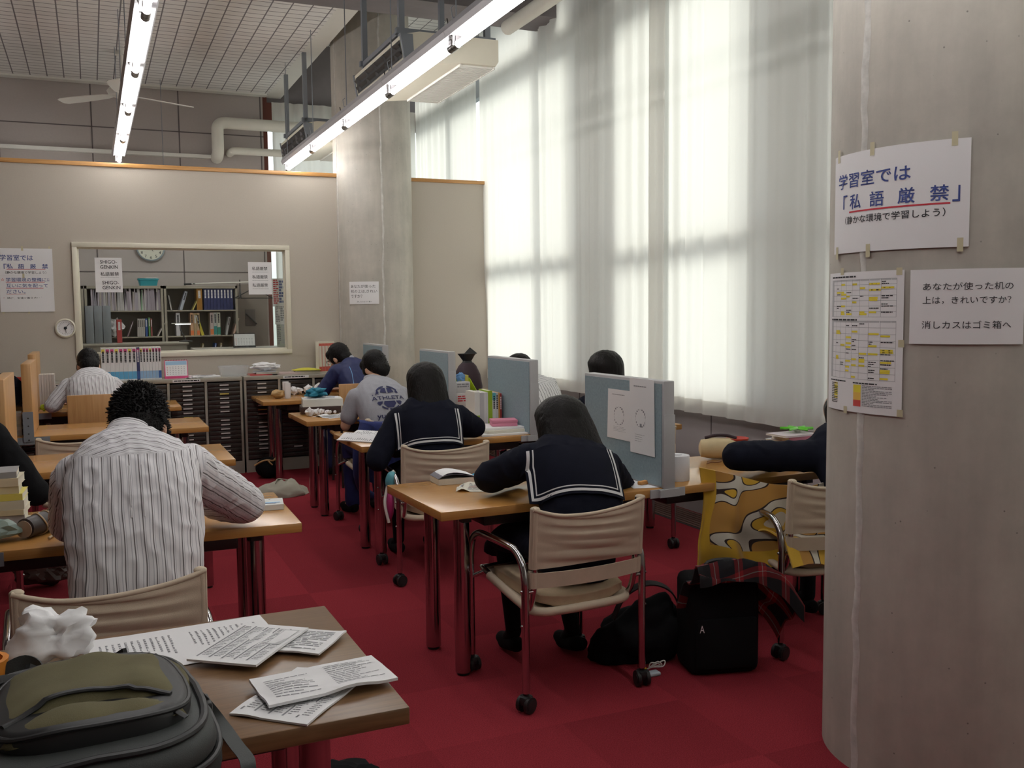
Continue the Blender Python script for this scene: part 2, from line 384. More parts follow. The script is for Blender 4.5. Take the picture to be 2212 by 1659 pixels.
# ------------------------------------------------------------------ curtains
def fold(y,seed,amp):
    w=noise.noise(V((y*1.7,seed,0)))*.11
    a=math.sin((y+w)*2*PI/.235); bb=math.sin((y*1.0+w*1.6)*2*PI/.107+seed)
    e=.62+.5*noise.noise(V((y*.9,seed,7)))
    return amp*e*(a*.75+bb*.28)+noise.noise(V((y*.55,seed,3)))*.02
def curtain(name,label,y0,y1,zt,zb,xc,seed,amp=.04,group='white curtains along the window wall',gather=None,sway=0.,axis='x'):
    def P(y,z):
        t=(z-zb)/(zt-zb)
        yy=y
        if gather: yy=y+gather(y,t)
        k=.75+.25*t+.12*noise.noise(V((y*2,t*3,seed)))
        x=xc-fold(y,seed,amp)*k+sway*(1-t)*noise.noise(V((y*1.3,seed,1)))
        return (x,yy,z+(noise.noise(V((y*3.,seed,9)))*.008 if t<.001 else 0)) if axis=='x' else (yy,x,z)
    ny=max(12,int((y1-y0)/.0115)); zs=[zt-(zt-zb-.10)*i/12 for i in range(13)]+[zb+.05,zb]
    G=[[P(y0+(y1-y0)*j/ny,z) for j in range(ny+1)] for z in zs]
    b=MB(); q=len(G[0]); b.add([p for r in G for p in r],[(i*q+j,i*q+j+1,(i+1)*q+j+1,(i+1)*q+j) for i in range(len(G)-1) for j in range(q-1)])
    o=b.build(name,K['curtain'],None,180); tag(o,label,'curtain',group)
    H=MB(); n_=len(G); 
    for (A,B) in ((n_-3,n_-1),):
        rows=[G[A],G[n_-2],G[n_-1]]; d=(-.004,0,0) if axis=='x' else (0,-.004,0)
        vs=[V(p)+V(d) for r in rows for p in r]; H.add(vs,[(i*q+j,i*q+j+1,(i+1)*q+j+1,(i+1)*q+j) for i in range(2) for j in range(q-1)])
    H.build('hem',K['curtain'],o,180)
    return o
curtain('curtain','long white curtain panel between the end screen and the overlapping seam',6.0,9.56,4.46,.765,3.86,2.3,.036,sway=.05,gather=lambda y,t:.12*max(0,(y-8.9)/.66)*(-1 if t<.35 else 0)*(1-t/.35 if t<.35 else 0)*-1)
curtain('curtain','brightly lit white curtain panel that hangs beside the near concrete pillar',-3.1,6.18,4.46,.75,3.90,6.1,.04)
curtain('curtain','shaded white curtain panel hanging behind the end screen and the far pillar',9.72,11.8,4.46,.765,3.88,11.7,.04)
curtain('curtain','pale curtain of the brown framed window past the partition',2.06,3.84,3.98,.8,11.72,15.2,.035,axis='y')
b=MB()
for x,y in ((3.88,-3),): b.box(x-.02,x+.02,-3,11.7,4.46,4.5)
struct('trim_7',b,K['grey'])

# ------------------------------------------------------------------ fluorescent rows
def lamp_unit():
    t=thing('fluorescent_lamp','x','lamp')
    L=1.256
    b=MB(); b.prism([(-.052,.045),(.052,.045),(.066,.075),(.052,.115),(-.052,.115),(-.066,.075)],0.001,L-.001,0,Matrix(((1,0,0,0),(0,0,1,0),(0,1,0,0),(0,0,0,1))))
    b.build('housing',K['lampgrey'],t)
    b=MB(); b.tube([(0,.062,0),(0,L-.062,0)],.0175,14); b.build('light_tube',K['tube'],t,60)
    for y in (.034,L-.034):
        b=MB(); b.tube([(0,y-.032,0),(0,y+.032,0)],.024,12); b.box(-.016,.016,y-.026,y+.026,.0,.05); b.build('lamp_socket',K['dkchrome'],t)
    b=MB(); b.tube([(-.03,L-.05,.02),(-.045,L-.05,.06),(-.055,L-.03,.14)],.004,6); b.box(-.035,-.02,L-.06,L-.04,-.01,.05); b.build('clip',K['dkchrome'],t)
    b=MB(); b.tube([(0,L-.03,.115),(0,L-.03,1.95)],.004,6); b.box(-.02,.02,L-.042,L-.018,.11,.15); b.tube([(-.02,L-.03,.14),(-.03,L-.03,.2),(-.012,L-.03,.215)],.003,5); b.build('hanger_rod',K['grey'],t)
    return t
K['lampgrey']=mat('lamp_housing_grey',(.42,.41,.43),.4,.2)
K['dkchrome']=mat('dark_chrome',(.18,.17,.17),.25,.9)
proto=lamp_unit(); first=True
ordn=['first','second','third','fourth','fifth','sixth','seventh','eighth','ninth']
for x,row in ((.31,'from the partition in the row beside the ceiling fan'),(1.94,'from the partition in the row beside the air conditioners')):
    for k in range(8):
        o=proto if first else copy_tree(proto); first=False
        o.location=(x,10.2-1.256*(k+1),2.98)
        o['label']='%s lit lamp %s'%(ordn[k],row); o['group']='hanging fluorescent lamps'

o=None
for k in range(2):  # unseen lamps added behind the partition to brighten ceiling and far wall
    o=copy_tree(proto); o.location=(-1.4+2.2*k,10.15,2.62); o.rotation_euler=(0,0,R(0)); o['label']='%s added unseen lamp hanging low inside the office'%ordn[k]; o['group']='added office lamps'
    for ch in o.children:
        if ch.name.startswith('hanger_rod'): ch.scale=(1,1,.74)
# ------------------------------------------------------------------ hanging air conditioners
def aircon():
    t=thing('air_conditioner','x','air conditioner')
    # local: +x depth towards the windows, y length 1.28, origin at lower outlet edge
    prof=[(0,.0),(.03,-.025),(.40,.02),(.66,.02),(.68,.05),(.68,.20),(.10,.20),(-.03,.17)]
    L=1.28; MY=Matrix(((1,0,0,0),(0,0,1,0),(0,1,0,0),(0,0,0,1)))
    b=MB(); b.prism(prof,.0,L,0,MY); b.build('casing',K['cream'],t,25)
    b=MB(); A=V((0.0,0,0.004)); B_=V((-.03,0,.168)); d=(B_-A); nrm=V((-d.z,0,d.x)).normalized()
    def q(s,y,o): p=A+d*s+nrm*o; return (p.x,y,p.z)
    b.add([q(.16,.05,.003),q(.16,L-.05,.003),q(.86,L-.05,.003),q(.86,.05,.003)],[(0,1,2,3)]); b.build('outlet',K['black'],t)
    b=MB()
    for s in (.3,.6): 
        b.add([q(s,.06,.004),q(s,L-.06,.004),q(s+.14,L-.06,.02),q(s+.14,.06,.02)],[(0,1,2,3)])
    for k in range(5): b.add([q(.2,.15+k*.24,.004),q(.8,.15+k*.24,.004),q(.8,.17+k*.24,.02),q(.2,.17+k*.24,.02)],[(0,1,2,3)])
    b.build('louver',K['dkmetal'],t)
    for y in (-.004,L-.026): b=MB(); b.prism([(x_*1.0,z_) for x_,z_ in ((-.038,.178),(-.005,-.012),(.06,-.012),(.05,.178))],y,y+.03,0,MY); b.build('end_cap',K['grey'],t)
    b=MB()
    for k in range(38): y=.045+k*(L-.09)/37; b.box(.41,.655,y-.006,y+.006,.006,.019)
    b.box(.40,.41,.03,L-.03,.004,.02); b.box(.655,.665,.03,L-.03,.004,.02); b.build('intake_grille',K['white'],t)
    b=MB()
    for y in (.16,L-.16):
        b.box(-.02,.72,y-.02,y+.02,.215,.255); 
        for x in (.02,.66): b.box(x-.02,x+.02,y-.02,y+.02,.2,1.6)
    b.box(.0,.04,.14,L-.14,.215,.25); b.box(.64,.68,.14,L-.14,.215,.25); b.build('hanging_frame',K['grey'],t)
    return t
a1=aircon(); a1.location=(2.02,6.33,3.185); tag(a1,'white ceiling hung air conditioner in front of the curtain','air conditioner','hanging air conditioners')
a2=copy_tree(a1); a2.location=(2.02,9.55,3.17); a2['label']='white ceiling hung air conditioner past the partition top, by the far pillar'
# ------------------------------------------------------------------ pipes, fan
def pipe(name,label,pts,r,mt='pipe',k=6):
    b=MB(); b.tube(smooth_path(pts,k),r,16); o=b.build(name,K[mt],None,60); tag(o,label,'pipe'); return o
pipe('duct_pipe','thick white insulated pipe that bends down the far wall',[(1.42,11.79,3.30),(1.42,11.65,3.33),(1.42,11.62,3.42),(1.42,11.62,3.56),(1.43,11.62,3.64),(1.50,11.62,3.68),(1.7,11.62,3.68),(2.9,11.62,3.68)],.068)
pipe('duct_pipe','thinner white pipe running below the bent one on the far wall',[(1.57,11.79,3.36),(1.585,11.66,3.365),(1.62,11.63,3.37),(1.8,11.63,3.37),(2.9,11.63,3.37)],.043)
pipe('duct_pipe','white pipe running along the window wall above the air conditioner',[(3.25,5.0,3.82),(3.25,6,3.82),(3.25,7.42,3.82)],.06,k=2)
pipe('duct_pipe','upright white pipe dropping from the ceiling above the air conditioner',[(3.15,8.0,4.06),(3.15,8.0,4.0),(3.15,8.0,3.86)],.058,k=2)
f=thing('ceiling_fan','white three bladed ceiling fan behind the aisle lamp row','fan',(.375,10.3,3.67))
b=MB(); b.lathe([(0,-.075),(.05,-.07),(.075,-.05),(.13,-.04),(.15,0),(.12,.04),(.04,.06),(.03,.09)],28); b.build('motor',K['white'],f)
b=MB(); b.tube([(0,0,.05),(0,0,Z0-3.67)],.014,10); b.lathe([(.06,.35),(.05,.39)],16); b.build('down_rod',K['white'],f)
for a in (22,142,262):
    b=MB(); M_=Matrix.Rotation(R(a),4,'Z'); 
    G=[[(x,yy*wd,-.03-.02*(x/.72)+yy*.12*wd*1.5) for yy in (-1,-.5,0,.5,1)] for x,wd in ((.12,.03),(.2,.05),(.35,.062),(.55,.07),(.68,.068),(.72,.045))]
    b.sheet(G,.006,0,M_); b.build('blade',K['white'],f)

# ------------------------------------------------------------------ desks
ZD=.72
def desk(name,label,loc,rz,wd,top,L=2.2,D=.66,div=None,group='long study desks'):
    """origin at floor under the centre"""
    t=thing(name,label,'desk',loc,rz,group)
    b=MB(); b.rbox(-L/2,L/2,-D/2,D/2,ZD-.036,ZD,.004); b.build('tabletop',K[top],t)
    for sx in (-1,1):
        for y in (-.17,.17):
            x=sx*(L/2-.15); b=MB(); b.tube([(x,y,.012),(x,y,ZD-.036)],.033,20); b.tube([(x,y,0),(x,y,.012)],.026,16,1); b.build('leg',[K['chrome'],K['black']],t,50)
        x=sx*(L/2-.15); b=MB(); b.box(x-.02,x+.02,-.23,.23,ZD-.075,ZD-.036); b.build('bracket',K['dkmetal'],t)
        xa,xb=(sx*.06,sx*(L/2-.22)); b=MB(); b.rbox(min(xa,xb),max(xa,xb),-.24,.20,ZD-.095,ZD-.037,.006); b.build('under_tray',K['dkmetal'],t)
    if div:
        tp=div
        b=MB(); b.rbox(-.028,.028,-D/2-.012,D/2+.0,ZD+.002,1.185,.004)
        if tp=='felt':
            o=b.build('divider',[K['divgrey'],K['felt']],t)
            for sx in (-1,1):
                x=sx*.0285; b=MB(); b.box(min(x,x+sx*.003),max(x,x+sx*.003),-D/2+.0,D/2-.012,ZD+.01,1.172); b.build('felt_panel',K['felt'],o)
            b=MB(); b.box(-.05-.0,.05,-D/2-.022,-D/2-.010,ZD-.036,ZD-.002); b.box(-.09,.09,-D/2-.006,-D/2-.001,ZD-.038,ZD-.001)
            b.rbox(-.029,.029,-D/2-.016,-D/2-.012,ZD-.03,1.04,.001); b.build('bracket',K['divgrey'],o)
        else:
            o=b.build('divider',K['board'],t)
            b=MB(); b.box(-.03,.03,-D/2-.018,-D/2-.012,ZD-.03,ZD+.16); b.box(-.12,.12,-D/2-.006,-D/2-.001,ZD-.05,ZD-.004)
            for z in (ZD+.02,ZD+.07,ZD+.12,ZD-.02): b.tube([(0,-D/2-.018,z),(0,-D/2-.021,z)],.005,8,1)
            b.build('bracket',[K['grey'],K['dkmetal']],o)
    return t
K['felt']=mat('felt_blue',(.24,.315,.35),.95,var=.12,vs=90,bump=.3,bs=300)
K['divgrey']=mat('divider_grey',(.40,.395,.40),.5,var=.02)
def dk(x_edge,ynear,side,rz=0,D=.66,L=2.2): return (x_edge+side*L/2,ynear+D/2,0)
desk('study_desk','desk whose blue divider carries two taped pencil sketch sheets',(2.24,3.80,0),R(2.),0,'desk',L=2.1,div='felt')
desk('study_desk','desk with a blue divider and the yellow figure, second in the window row',dk(1.385,5.34,1),R(.7),0,'desk',div='felt')
desk('study_desk','desk with a blue divider and the white toilet paper balls and cup',dk(1.36,6.74,1),R(.5),0,'desk',div='felt')
desk('study_desk','desk by the far pillar with two paper tubes and a tan pouch',dk(1.33,8.40,1),0,0,'desk',div='felt')
desk('study_desk','desk where the striped shirt man with spiky hair leans',dk(.688,3.52,-1),R(-1),0,'desk',div='wood')
desk('study_desk','aisle desk in front of the spiky haired man, plain wooden top',dk(.672,5.2,-1),0,0,'desk',div='wood')
desk('study_desk','aisle desk behind the wooden back chair, with piled books by its divider',dk(.705,6.77,-1),0,0,'desk',div='wood')
desk('study_desk','aisle desk against the drawer cabinets with upright books',dk(.658,8.36,-1),0,0,'desk',div='wood')
desk('study_desk','brown grained desk carrying the olive backpack and loose papers',dk(.54,1.745,-1,D=.72),R(0.6),0,'deskdark',D=.72)

# ------------------------------------------------------------------ canvas chairs
K['canvas']=mat('canvas_beige',(.54,.445,.335),.9,var=.10,vs=9,bump=.25,bs=600)
K['cushion']=mat('cushion_tan',(.50,.38,.25),.9,var=.14,vs=12,bump=.3,bs=500)
def caster():
    b=MB()
    for s in (-1,1): b.tube([(s*.012,0,.032),(s*.026,0,.032)],.031,20); b.tube([(s*.026,0,.032),(s*.028,0,.032)],.022,16)
    b.rbox(-.018,.018,-.026,.026,.03,.066,.012,2); b.tube([(0,0,.06),(0,0,.085)],.011,10)
    return b
def canvas_chair(label,loc,rz,backname='backrest'):
    t=thing('canvas_chair',label,'chair',loc,rz,'beige canvas chairs on casters')
    tr=.0145
    for s in (-1,1):
        x=s*.262
        pts=[(x,-.235,.075),(x,-.235,.40),(x,-.234,.49),(x,-.215,.555),(x,-.165,.595),(x,-.09,.604),(x,.09,.604),(x,.165,.597),(x,.215,.562),(x,.234,.50),(x,.235,.40),(x,.235,.075)]
        b=MB(); b.tube(smooth_path(pts,4),tr,12)
        for y in (-.235,.235): 
            for z in (.33,.46): b.ell((x+s*.015,y,z),(.006,.006,.006),None,0,8,6)
        b.build('arm_loop',K['chrome'],t,60)
        for y in (-.235,.235):
            o=caster().build('caster',K['black'],t); o.location=(x,y,0); o.rotation_euler=(0,0,.5*s+y*3)
    fp=[(-.225,-.262,.77),(-.225,-.250,.62),(-.225,-.235,.47),(-.222,-.20,.385),(-.215,-.14,.375),(-.215,.19,.43),(-.19,.225,.435),(0,.23,.435),(.19,.225,.435),(.215,.19,.43),(.215,-.14,.375),(.222,-.20,.385),(.225,-.235,.47),(.225,-.250,.62),(.225,-.262,.77)]
    b=MB(); b.tube(smooth_path(fp,4),.012,10); b.tube([(-.262,-.235,.455),(-.225,-.235,.455)],.008,8); b.tube([(.262,-.235,.455),(.225,-.235,.455)],.008,8)
    b.tube([(-.262,.235,.40),(-.215,.19,.43)],.009,8); b.tube([(.262,.235,.40),(.215,.19,.43)],.009,8); b.build('seat_frame',K['chrome'],t,60)
    # sling back wrapped on the two uprights
    def bk(u,s):   # u -1..1, s 0 bottom..1 top
        z=.545+s*.225; y=-.237-(z-.47)*.08
        e=abs(u)**2.4
        sag=(1-e)
        z2=z-.038*sag*s*s+ .004*math.sin(s*38+u*2)*sag*(.4+.6*s)
        y2=y-.012-.025*sag*(.6+.4*math.sin(s*PI))+.003*math.sin(s*30+u*3+1)*sag
        y2+=.006*math.exp(-((s-.28-.12*u*u+.1*u)/.06)**2)*(1-u**4)
        return (u*.245,y2,z2)
    nu,ns=36,34
    b=MB(); b.sheet([[bk(-1+2*i/nu,j/ns) for j in range(ns+1)] for i in range(nu+1)],.004)
    for s in (-1,1): b.tube([(s*.232,-.262,.768),(s*.232,-.245,.545)],.0185,12)
    b.tube(smooth_path([bk(u,1.) for u in (-1,-.8,-.5,0,.5,.8,1)],4),.008,8)
    for s in (-1,1): b.ell((s*.232,-.262,.769),(.019,.019,.010),None,0,12,8)
    b.build('backrest',K['canvas'],t,60)
    def lb(u,s):
        z=.470+s*.058-.004*(1-u*u); y=-.245-(z-.47)*.08-.02*(1-u*u)
        return (u*.243,y,z)
    b=MB(); b.sheet([[lb(-1+2*i/20,j/6) for j in range(7)] for i in range(21)],.004)
    for s in (-1,1): b.tube([(s*.23,-.241,.530),(s*.23,-.237,.470)],.017,10)
    b.build('lower_strap',K['canvas'],t,60)
    def st(u,v):
        z=.395-.012+(v*.5+.5)*.045-.03*(1-u*u)*(1-.3*v)
        return (u*.222,-.20+(v+1)/2*.43,z)
    b=MB(); b.sheet([[st(-1+2*i/16,-1+2*j/14) for j in range(15)] for i in range(17)],.005)
    b.tube(smooth_path([(-.218,.15,.42),(-.218,-.14,.375),(-.19,-.215,.367),(-.1,-.228,.363),(.1,-.228,.363),(.19,-.215,.367),(.218,-.14,.375),(.218,.15,.42)],4),.017,10)
    b.build('seat',K['canvas'],t,60)
    bm=bmesh.new(); bmesh.ops.create_cube(bm,size=1); bmesh.ops.subdivide_edges(bm,edges=bm.edges[:],cuts=5,use_grid_fill=True)
    for v in bm.verts:
        x,y,z=v.co*2; k=(1-abs(x)**5*.35)*(1-abs(y)**5*.35); rx=1-.06*abs(z)**3*1
        v.co=V((x*.198*(1-.07*abs(y)**6),y*.20*(1-.07*abs(x)**6),z*.030*k-.02*(1-x*x)+.004*noise.noise(V((x*3,y*3,z)))))
    b=MB(); b.frombm(bm,0,T(0,-.015,.422,.05)@Matrix.Diagonal((1,1.04,1.15,1))); b.build('seat_cushion',K['cushion'],t,180)
    return t
canvas_chair('canvas chair holding the girl at the desk beside the pillar',(1.668,3.395,0),R(4))
canvas_chair('canvas chair holding the bobbed girl at the second window row desk',(1.76,5.14,0),R(-4))
canvas_chair('canvas chair draped with a blue jacket under the grey polo boy',(1.86,6.50,0),R(8))
canvas_chair('canvas chair behind the brown desk, back to the backpack and papers',(.008,3.05,0),R(3))
canvas_chair('canvas chair covered by the yellow patterned blanket beside the pillar',(2.92,3.37,0),R(-8))
canvas_chair('empty canvas chair showing behind the plain wooden aisle desk',(-.10,6.45,0),R(4))
canvas_chair('canvas chair under the sailor uniform girl beside the window',(2.975,5.16,0),R(8))
canvas_chair('canvas chair under the girl in the striped blouse by the window',(3.135,6.56,0),R(8))
canvas_chair('canvas chair under the student in the black coat',(-.62,4.96,0),R(4))
def wood_chair(label,loc,rz):
    t=thing('wooden_chair',label,'chair',loc,rz,'wooden back chairs')
    b=MB(); b.rbox(-.19,.19,-.235,-.217,.60,.885,.006); b.build('backrest',K['board'],t)
    b=MB(); b.rbox(-.2,.2,-.2,.22,.42,.445,.008); b.build('seat',K['board'],t)
    for sx in (-1,1):
        b=MB(); b.tube([(sx*.17,-.21,0),(sx*.17,-.205,.45),(sx*.17,-.212,.86)],.011,10); b.build('leg',K['dkmetal'],t)
        b=MB(); b.tube([(sx*.18,.2,0),(sx*.17,.19,.42)],.011,10); b.build('leg',K['dkmetal'],t)
    return t
wood_chair('wooden back chair behind the farther striped shirt man',(-.005,8.12,0),0)
wood_chair('wooden back chair under the boy in the navy jacket',(2.08,8.12,0),R(-3))
# ------------------------------------------------------------------ lettering
def text_mesh(body,h=None,wd=None,bold=0.,spacing=1.):
    """flat outline text as (verts, faces), baseline-left at 0,0; fitted to width wd and height h"""
    c=bpy.data.curves.new('lettering','FONT'); c.body=body; c.size=1; c.offset=0.; c.space_character=spacing; c.resolution_u=3
    o=bpy.data.objects.new('lettering',c); COL.objects.link(o)
    me=bpy.data.meshes.new_from_object(o.evaluated_get(bpy.context.evaluated_depsgraph_get()))
    vs=[v.co.copy() for v in me.vertices]; fs=[list(p.vertices) for p in me.polygons]
    bpy.data.objects.remove(o); bpy.data.curves.remove(c); bpy.data.meshes.remove(me)
    x0=min(v.x for v in vs); x1=max(v.x for v in vs); y0=min(v.y for v in vs); y1=max(v.y for v in vs)
    sx=(wd/(x1-x0)) if wd else None; sy=(h/(y1-y0)) if h else None
    sx=sx or sy; sy=sy or sx
    return [V(((v.x-x0)*sx,(v.y-y0)*sy,0)) for v in vs],fs
class Sheet:
    """paper with printing: u to the reader's right, v downwards from the top edge; place(u,v,o) gives the 3D point"""
    def __init__(s,place): s.p=place; s.b={}; s.n=0
    def mb(s,k): return s.b.setdefault(k,MB())
    def text(s,body,u0,v0,u1,v1,ink='ink',bold=0.,spacing=1.):
        s.n+=1; b=s.b.setdefault((ink,s.n),MB()); k=(v1-v0)*bold*1.6; vs,fs=text_mesh(body,v1-v0-k,u1-u0-k,0,spacing)
        for i,(a,c) in enumerate(((0,0),(1,0),(0,1),(1,1)) if bold else ((0,0),)):
            b.add([s.p(u0+v.x+k*a,v1-v.y-k*c,.0012+.00004*i) for v in vs],fs)
    def rect(s,u0,v0,u1,v1,ink='ink',o=.0008,n=1):
        b=s.mb(ink)
        for i in range(n):
            a=u0+(u1-u0)*i/n; c=u0+(u1-u0)*(i+1)/n
            b.add([s.p(a,v1,o),s.p(c,v1,o),s.p(c,v0,o),s.p(a,v0,o)],[(0,1,2,3)])
    def lines(s,u0,v0,u1,v1,n,ink='inkgrey',seed=1,k=6,fill=.55):
        """rows of print too small to read"""
        r=random.Random(seed); dv=(v1-v0)/n
        for i in range(n):
            u=u0; end=u0+(u1-u0)*(1 if r.random()<.7 else r.uniform(.4,.9))
            while u<end:
                L=r.uniform(.6,1.6)*(u1-u0)/k; s.rect(u,v0+dv*i,min(u+L*.86,end),v0+dv*(i+fill),ink); u+=L
    tp=None
    def finish(s,parent,name='lettering',ext=None):
        for u,v in (s.tp[0] if s.tp else ()):
            w,h=s.tp[1:]; q=Sheet(s.p); q.rect(u-w/2,v-h/2,u+w/2,v+h/2,'tape',.0011,2); q.finish(parent)
        for k,b in s.b.items():
            if isinstance(k,tuple): b.build('lettering' if name!='numerals' else 'numeral',K[k[0]],parent,None); continue
            nm={'tape':'tape_strip'}.get(k,name if k in('ink','inkgrey','inkblue','inkred') else 'printed_block')
            b.build(nm,K[k],parent,None)
def onpillar(cx,cy,r,a0,z1):
    return lambda u,v,o=0.:(cx+(r+.0062+o)*math.cos(R(a0)+u/r),cy+(r+.0062+o)*math.sin(R(a0)+u/r),z1-v)
def onplane(org,ux,uz,n): 
    org,ux,uz,n=V(org),V(ux),V(uz),V(n)
    return lambda u,v,o=0.: org+ux*u-uz*v+n*o
def paper_on(place,w,h,name,label,cat,mt='paper',n=16,group=None,skew=0.,curl=0.):
    b=MB(); G=[]
    for i in range(n+1):
        u=w*i/n; row=[]
        for j in range(9): 
            v=h*j/8; lift=curl*((j/8)**6+((i/n)**8)*.5); row.append(place(u+skew*v,v,.0002+lift))
        G.append(row)
    b.sheet(G,.0005); o=b.build(name,K[mt],None,40); tag(o,label,cat,group); return o
def tapes(s,lst,w=.016,h=.04): s.tp=(lst,w,h)

pl=onpillar(PX,PY,PR,157.1,1.973)
o=paper_on(pl,.472,.308,'notice_sheet','large white notice with blue lettering taped on the near concrete pillar','notice',n=24)
s=Sheet(pl)
s.text('学習室では',.032,.06,.314,.107,'inkblue',.014); s.text('「',.062,.127,.084,.17,'inkblue',.014); s.text('」',.427,.132,.447,.178,'inkblue',.014)
for ch,u in zip('私語厳禁',(.098,.183,.277,.368)): s.text(ch,u,.128,u+.05,.174,'inkblue',.016)
s.rect(.095,.179,.422,.184,'inkred',n=14)
s.text('（静かな環境で学習しよう）',.075,.194,.41,.219,'ink',.008)
tapes(s,[(.03,0),(.19,.0),(.43,.0),(.025,.306),(.18,.306),(.45,.302)]); s.finish(o)
pl=onpillar(PX,PY,PR,204,1.602)
o=paper_on(pl,.305,.218,'notice_sheet','white notice about tidy desks, beside the timetable on the near pillar','notice',n=18)
s=Sheet(pl); s.text('あなたが使った机の',.036,.039,.273,.061); s.text('上は，きれいですか？',.036,.079,.268,.101); s.text('消しカスはゴミ箱へ',.035,.150,.270,.173); s.finish(o)
# timetable with highlighted cells
pl=onpillar(PX,PY,PR,151.5,1.604)
o=paper_on(pl,.34,.44,'timetable_sheet','timetable with yellow highlighted cells on the near concrete pillar','notice',n=18)
s=Sheet(pl); rr=random.Random(5); K['hly']=mat('print_yellow',(.80,.66,.05),.8); K['hlr']=mat('print_red',(.62,.08,.07),.8); K['hlo']=mat('print_orange',(.80,.50,.10),.8); K['hlg']=mat('print_grey',(.5,.5,.51),.8)
s.lines(.03,.012,.17,.018,1,'ink',1,9,.8); s.lines(.03,.147,.2,.153,1,'ink',2,9,.8); s.lines(.03,.343,.13,.348,1,'ink',3,9,.8); s.lines(.165,.345,.26,.35,1,'ink',4,6,.8)
cx=[.03,.043,.066,.095,.125,.155,.188,.225,.268,.318]
for v0,v1,n in ((.024,.140,7),(.153,.335,9)):
    for i in range(n+1): v=v0+(v1-v0)*i/n; s.rect(.03,v-.0004,.318,v+.0004,'inkgrey',.0007,8)
    for u in cx: s.rect(u-.0004,v0,u+.0004,v1,'inkgrey',.0007)
    s.rect(.03,v0,.318,v0+.005,'hlg',.0006,8); s.rect(.03,v0,.043,v1,'hlg',.0006)
    rows=int((v1-v0)/.0062)
    for i in range(1,rows):
        for c in range(2,9):
            dens=.16+.30*(i/rows if v0<.1 else (c/9)*(i/rows)*1.5)
            if rr.random()<dens:
                u=cx[c]+.002; v=v0+.0062*i; wd=(cx[c+1]-cx[c])*rr.uniform(.5,.95)
                if rr.random()<.5: s.rect(u-.001,v-.0006,u+wd,v+.0052,'hly',.0009,2)
                s.lines(u,v+.001,u+wd*.95,v+.0048,1,'ink',rr.random(),4,.8)
s.rect(.168,.352,.200,.376,'hly',.0009,2); s.rect(.168,.376,.200,.400,'hlo',.0009,2); s.rect(.168,.400,.200,.420,'hlr',.0009,2)
s.lines(.205,.353,.31,.42,14,'inkgrey',8,10,.5); s.lines(.04,.353,.082,.42,12,'ink',9,4,.5)
for k in range(7): s.rect(.058,.352+.0075*k,.082,.3575+.0075*k,'hly',.0007)
tapes(s,[(.10,-.004),(.325,.004),(.13,.436),(.335,.43),(.335,.22)],.018,.022); s.finish(o)
# far pillar notice
pl=onpillar(2.655,9.5,.39,215.6,1.782)
o=paper_on(pl,.302,.218,'notice_sheet','small white notice about tidy desks on the far concrete pillar','notice',n=14)
s=Sheet(pl); s.text('あなたが使った',.02,.03,.27,.062); s.text('机の上は,きれい',.02,.078,.285,.11); s.text('ですか？',.02,.126,.14,.158); s.text('消しカスはゴミ箱へ',.085,.188,.235,.203); s.finish(o)
# wall notice (two sheets joined)
pw=onplane((-.722,YP-.001,2.075),(1,0,0),(0,0,1),(0,-1,0))
o=paper_on(pw,.427,.555,'notice_poster','tall taped notice of two joined sheets on the partition wall','notice',curl=.004)
s=Sheet(pw); s.text('学習室では',.012,.056,.272,.106,'inkblue',.012); s.text('「',.04,.135,.062,.18,'inkblue',.012); s.text('」',.395,.137,.415,.18,'inkblue',.012)
for ch,u in zip('私語厳禁',(.062,.152,.245,.34)): s.text(ch,u,.134,u+.048,.178,'inkblue',.014)
s.rect(.06,.18,.385,.184,'inkred'); s.text('（静かな環境で学習しよう）',.05,.198,.372,.222,'ink',.006)
s.text('☆',.012,.258,.04,.284,'inkred')
for i,(tx,u1) in enumerate((('学習環境の整備には',.413),('互いに気を配ってく',.415),('ださい。',.20))):
    v=.256+.052*i; s.text(tx,.052,v,u1,v+.034,'inkblue',.01); s.rect(.05,v+.037,u1+.003,v+.041,'inkred')
s.text('☆',.018,.425,.042,.448,'inkred')
for i,(tx,u1) in enumerate((('特に，友達と教え合いながら学',.417),('習したい人は，各自の教室等を',.417),('利用してください。',.28))):
    v=.424+.041*i; s.text(tx,.055,v,u1,v+.026,'ink',.008); s.rect(.053,v+.028,u1+.002,v+.0305,'inkblue')
tapes(s,[(.19,0),(.405,0),(.02,.55),(.22,.553),(.42,.54),(.19,.24),(.41,.24)]); s.rect(0,.2385,.427,.2395,'hlg'); s.finish(o)
# notices taped on the office glass
def glass_notice(u,z,w,h,rows,label):
    pg=onplane((u,YP+.038,z),(1,0,0),(0,0,1),(0,-1,0)); o=paper_on(pg,w,h,'notice_sheet',label,'notice'); s=Sheet(pg)
    for tx,u0,v0,u1,v1 in rows: s.text(tx,u0,v0,u1,v1,'ink',.004)
    return o,s
o,s=glass_notice(.047,2.004,.228,.313,[('SHIGO-',.045,.022,.187,.054),('GENKIN',.045,.068,.193,.1),('私語厳禁',.045,.130,.2,.165),('SHIGO-',.057,.210,.197,.242),('GENKIN',.057,.255,.207,.287)],'white notice lettered in two scripts taped high on the office window glass')
s.lines(.045,.178,.2,.183,1,'inkgrey',3,9); s.finish(o)
o,s=glass_notice(1.4,1.978,.221,.312,[('私語厳禁',.037,.045,.183,.08),('私語厳禁',.037,.125,.183,.16),('私語厳禁',.037,.205,.183,.24)],'white notice with one phrase three times, near the office window edge')
for v in (.095,.175,.255): s.lines(.037,v,.19,v+.005,1,'inkgrey',v,9)
s.finish(o)
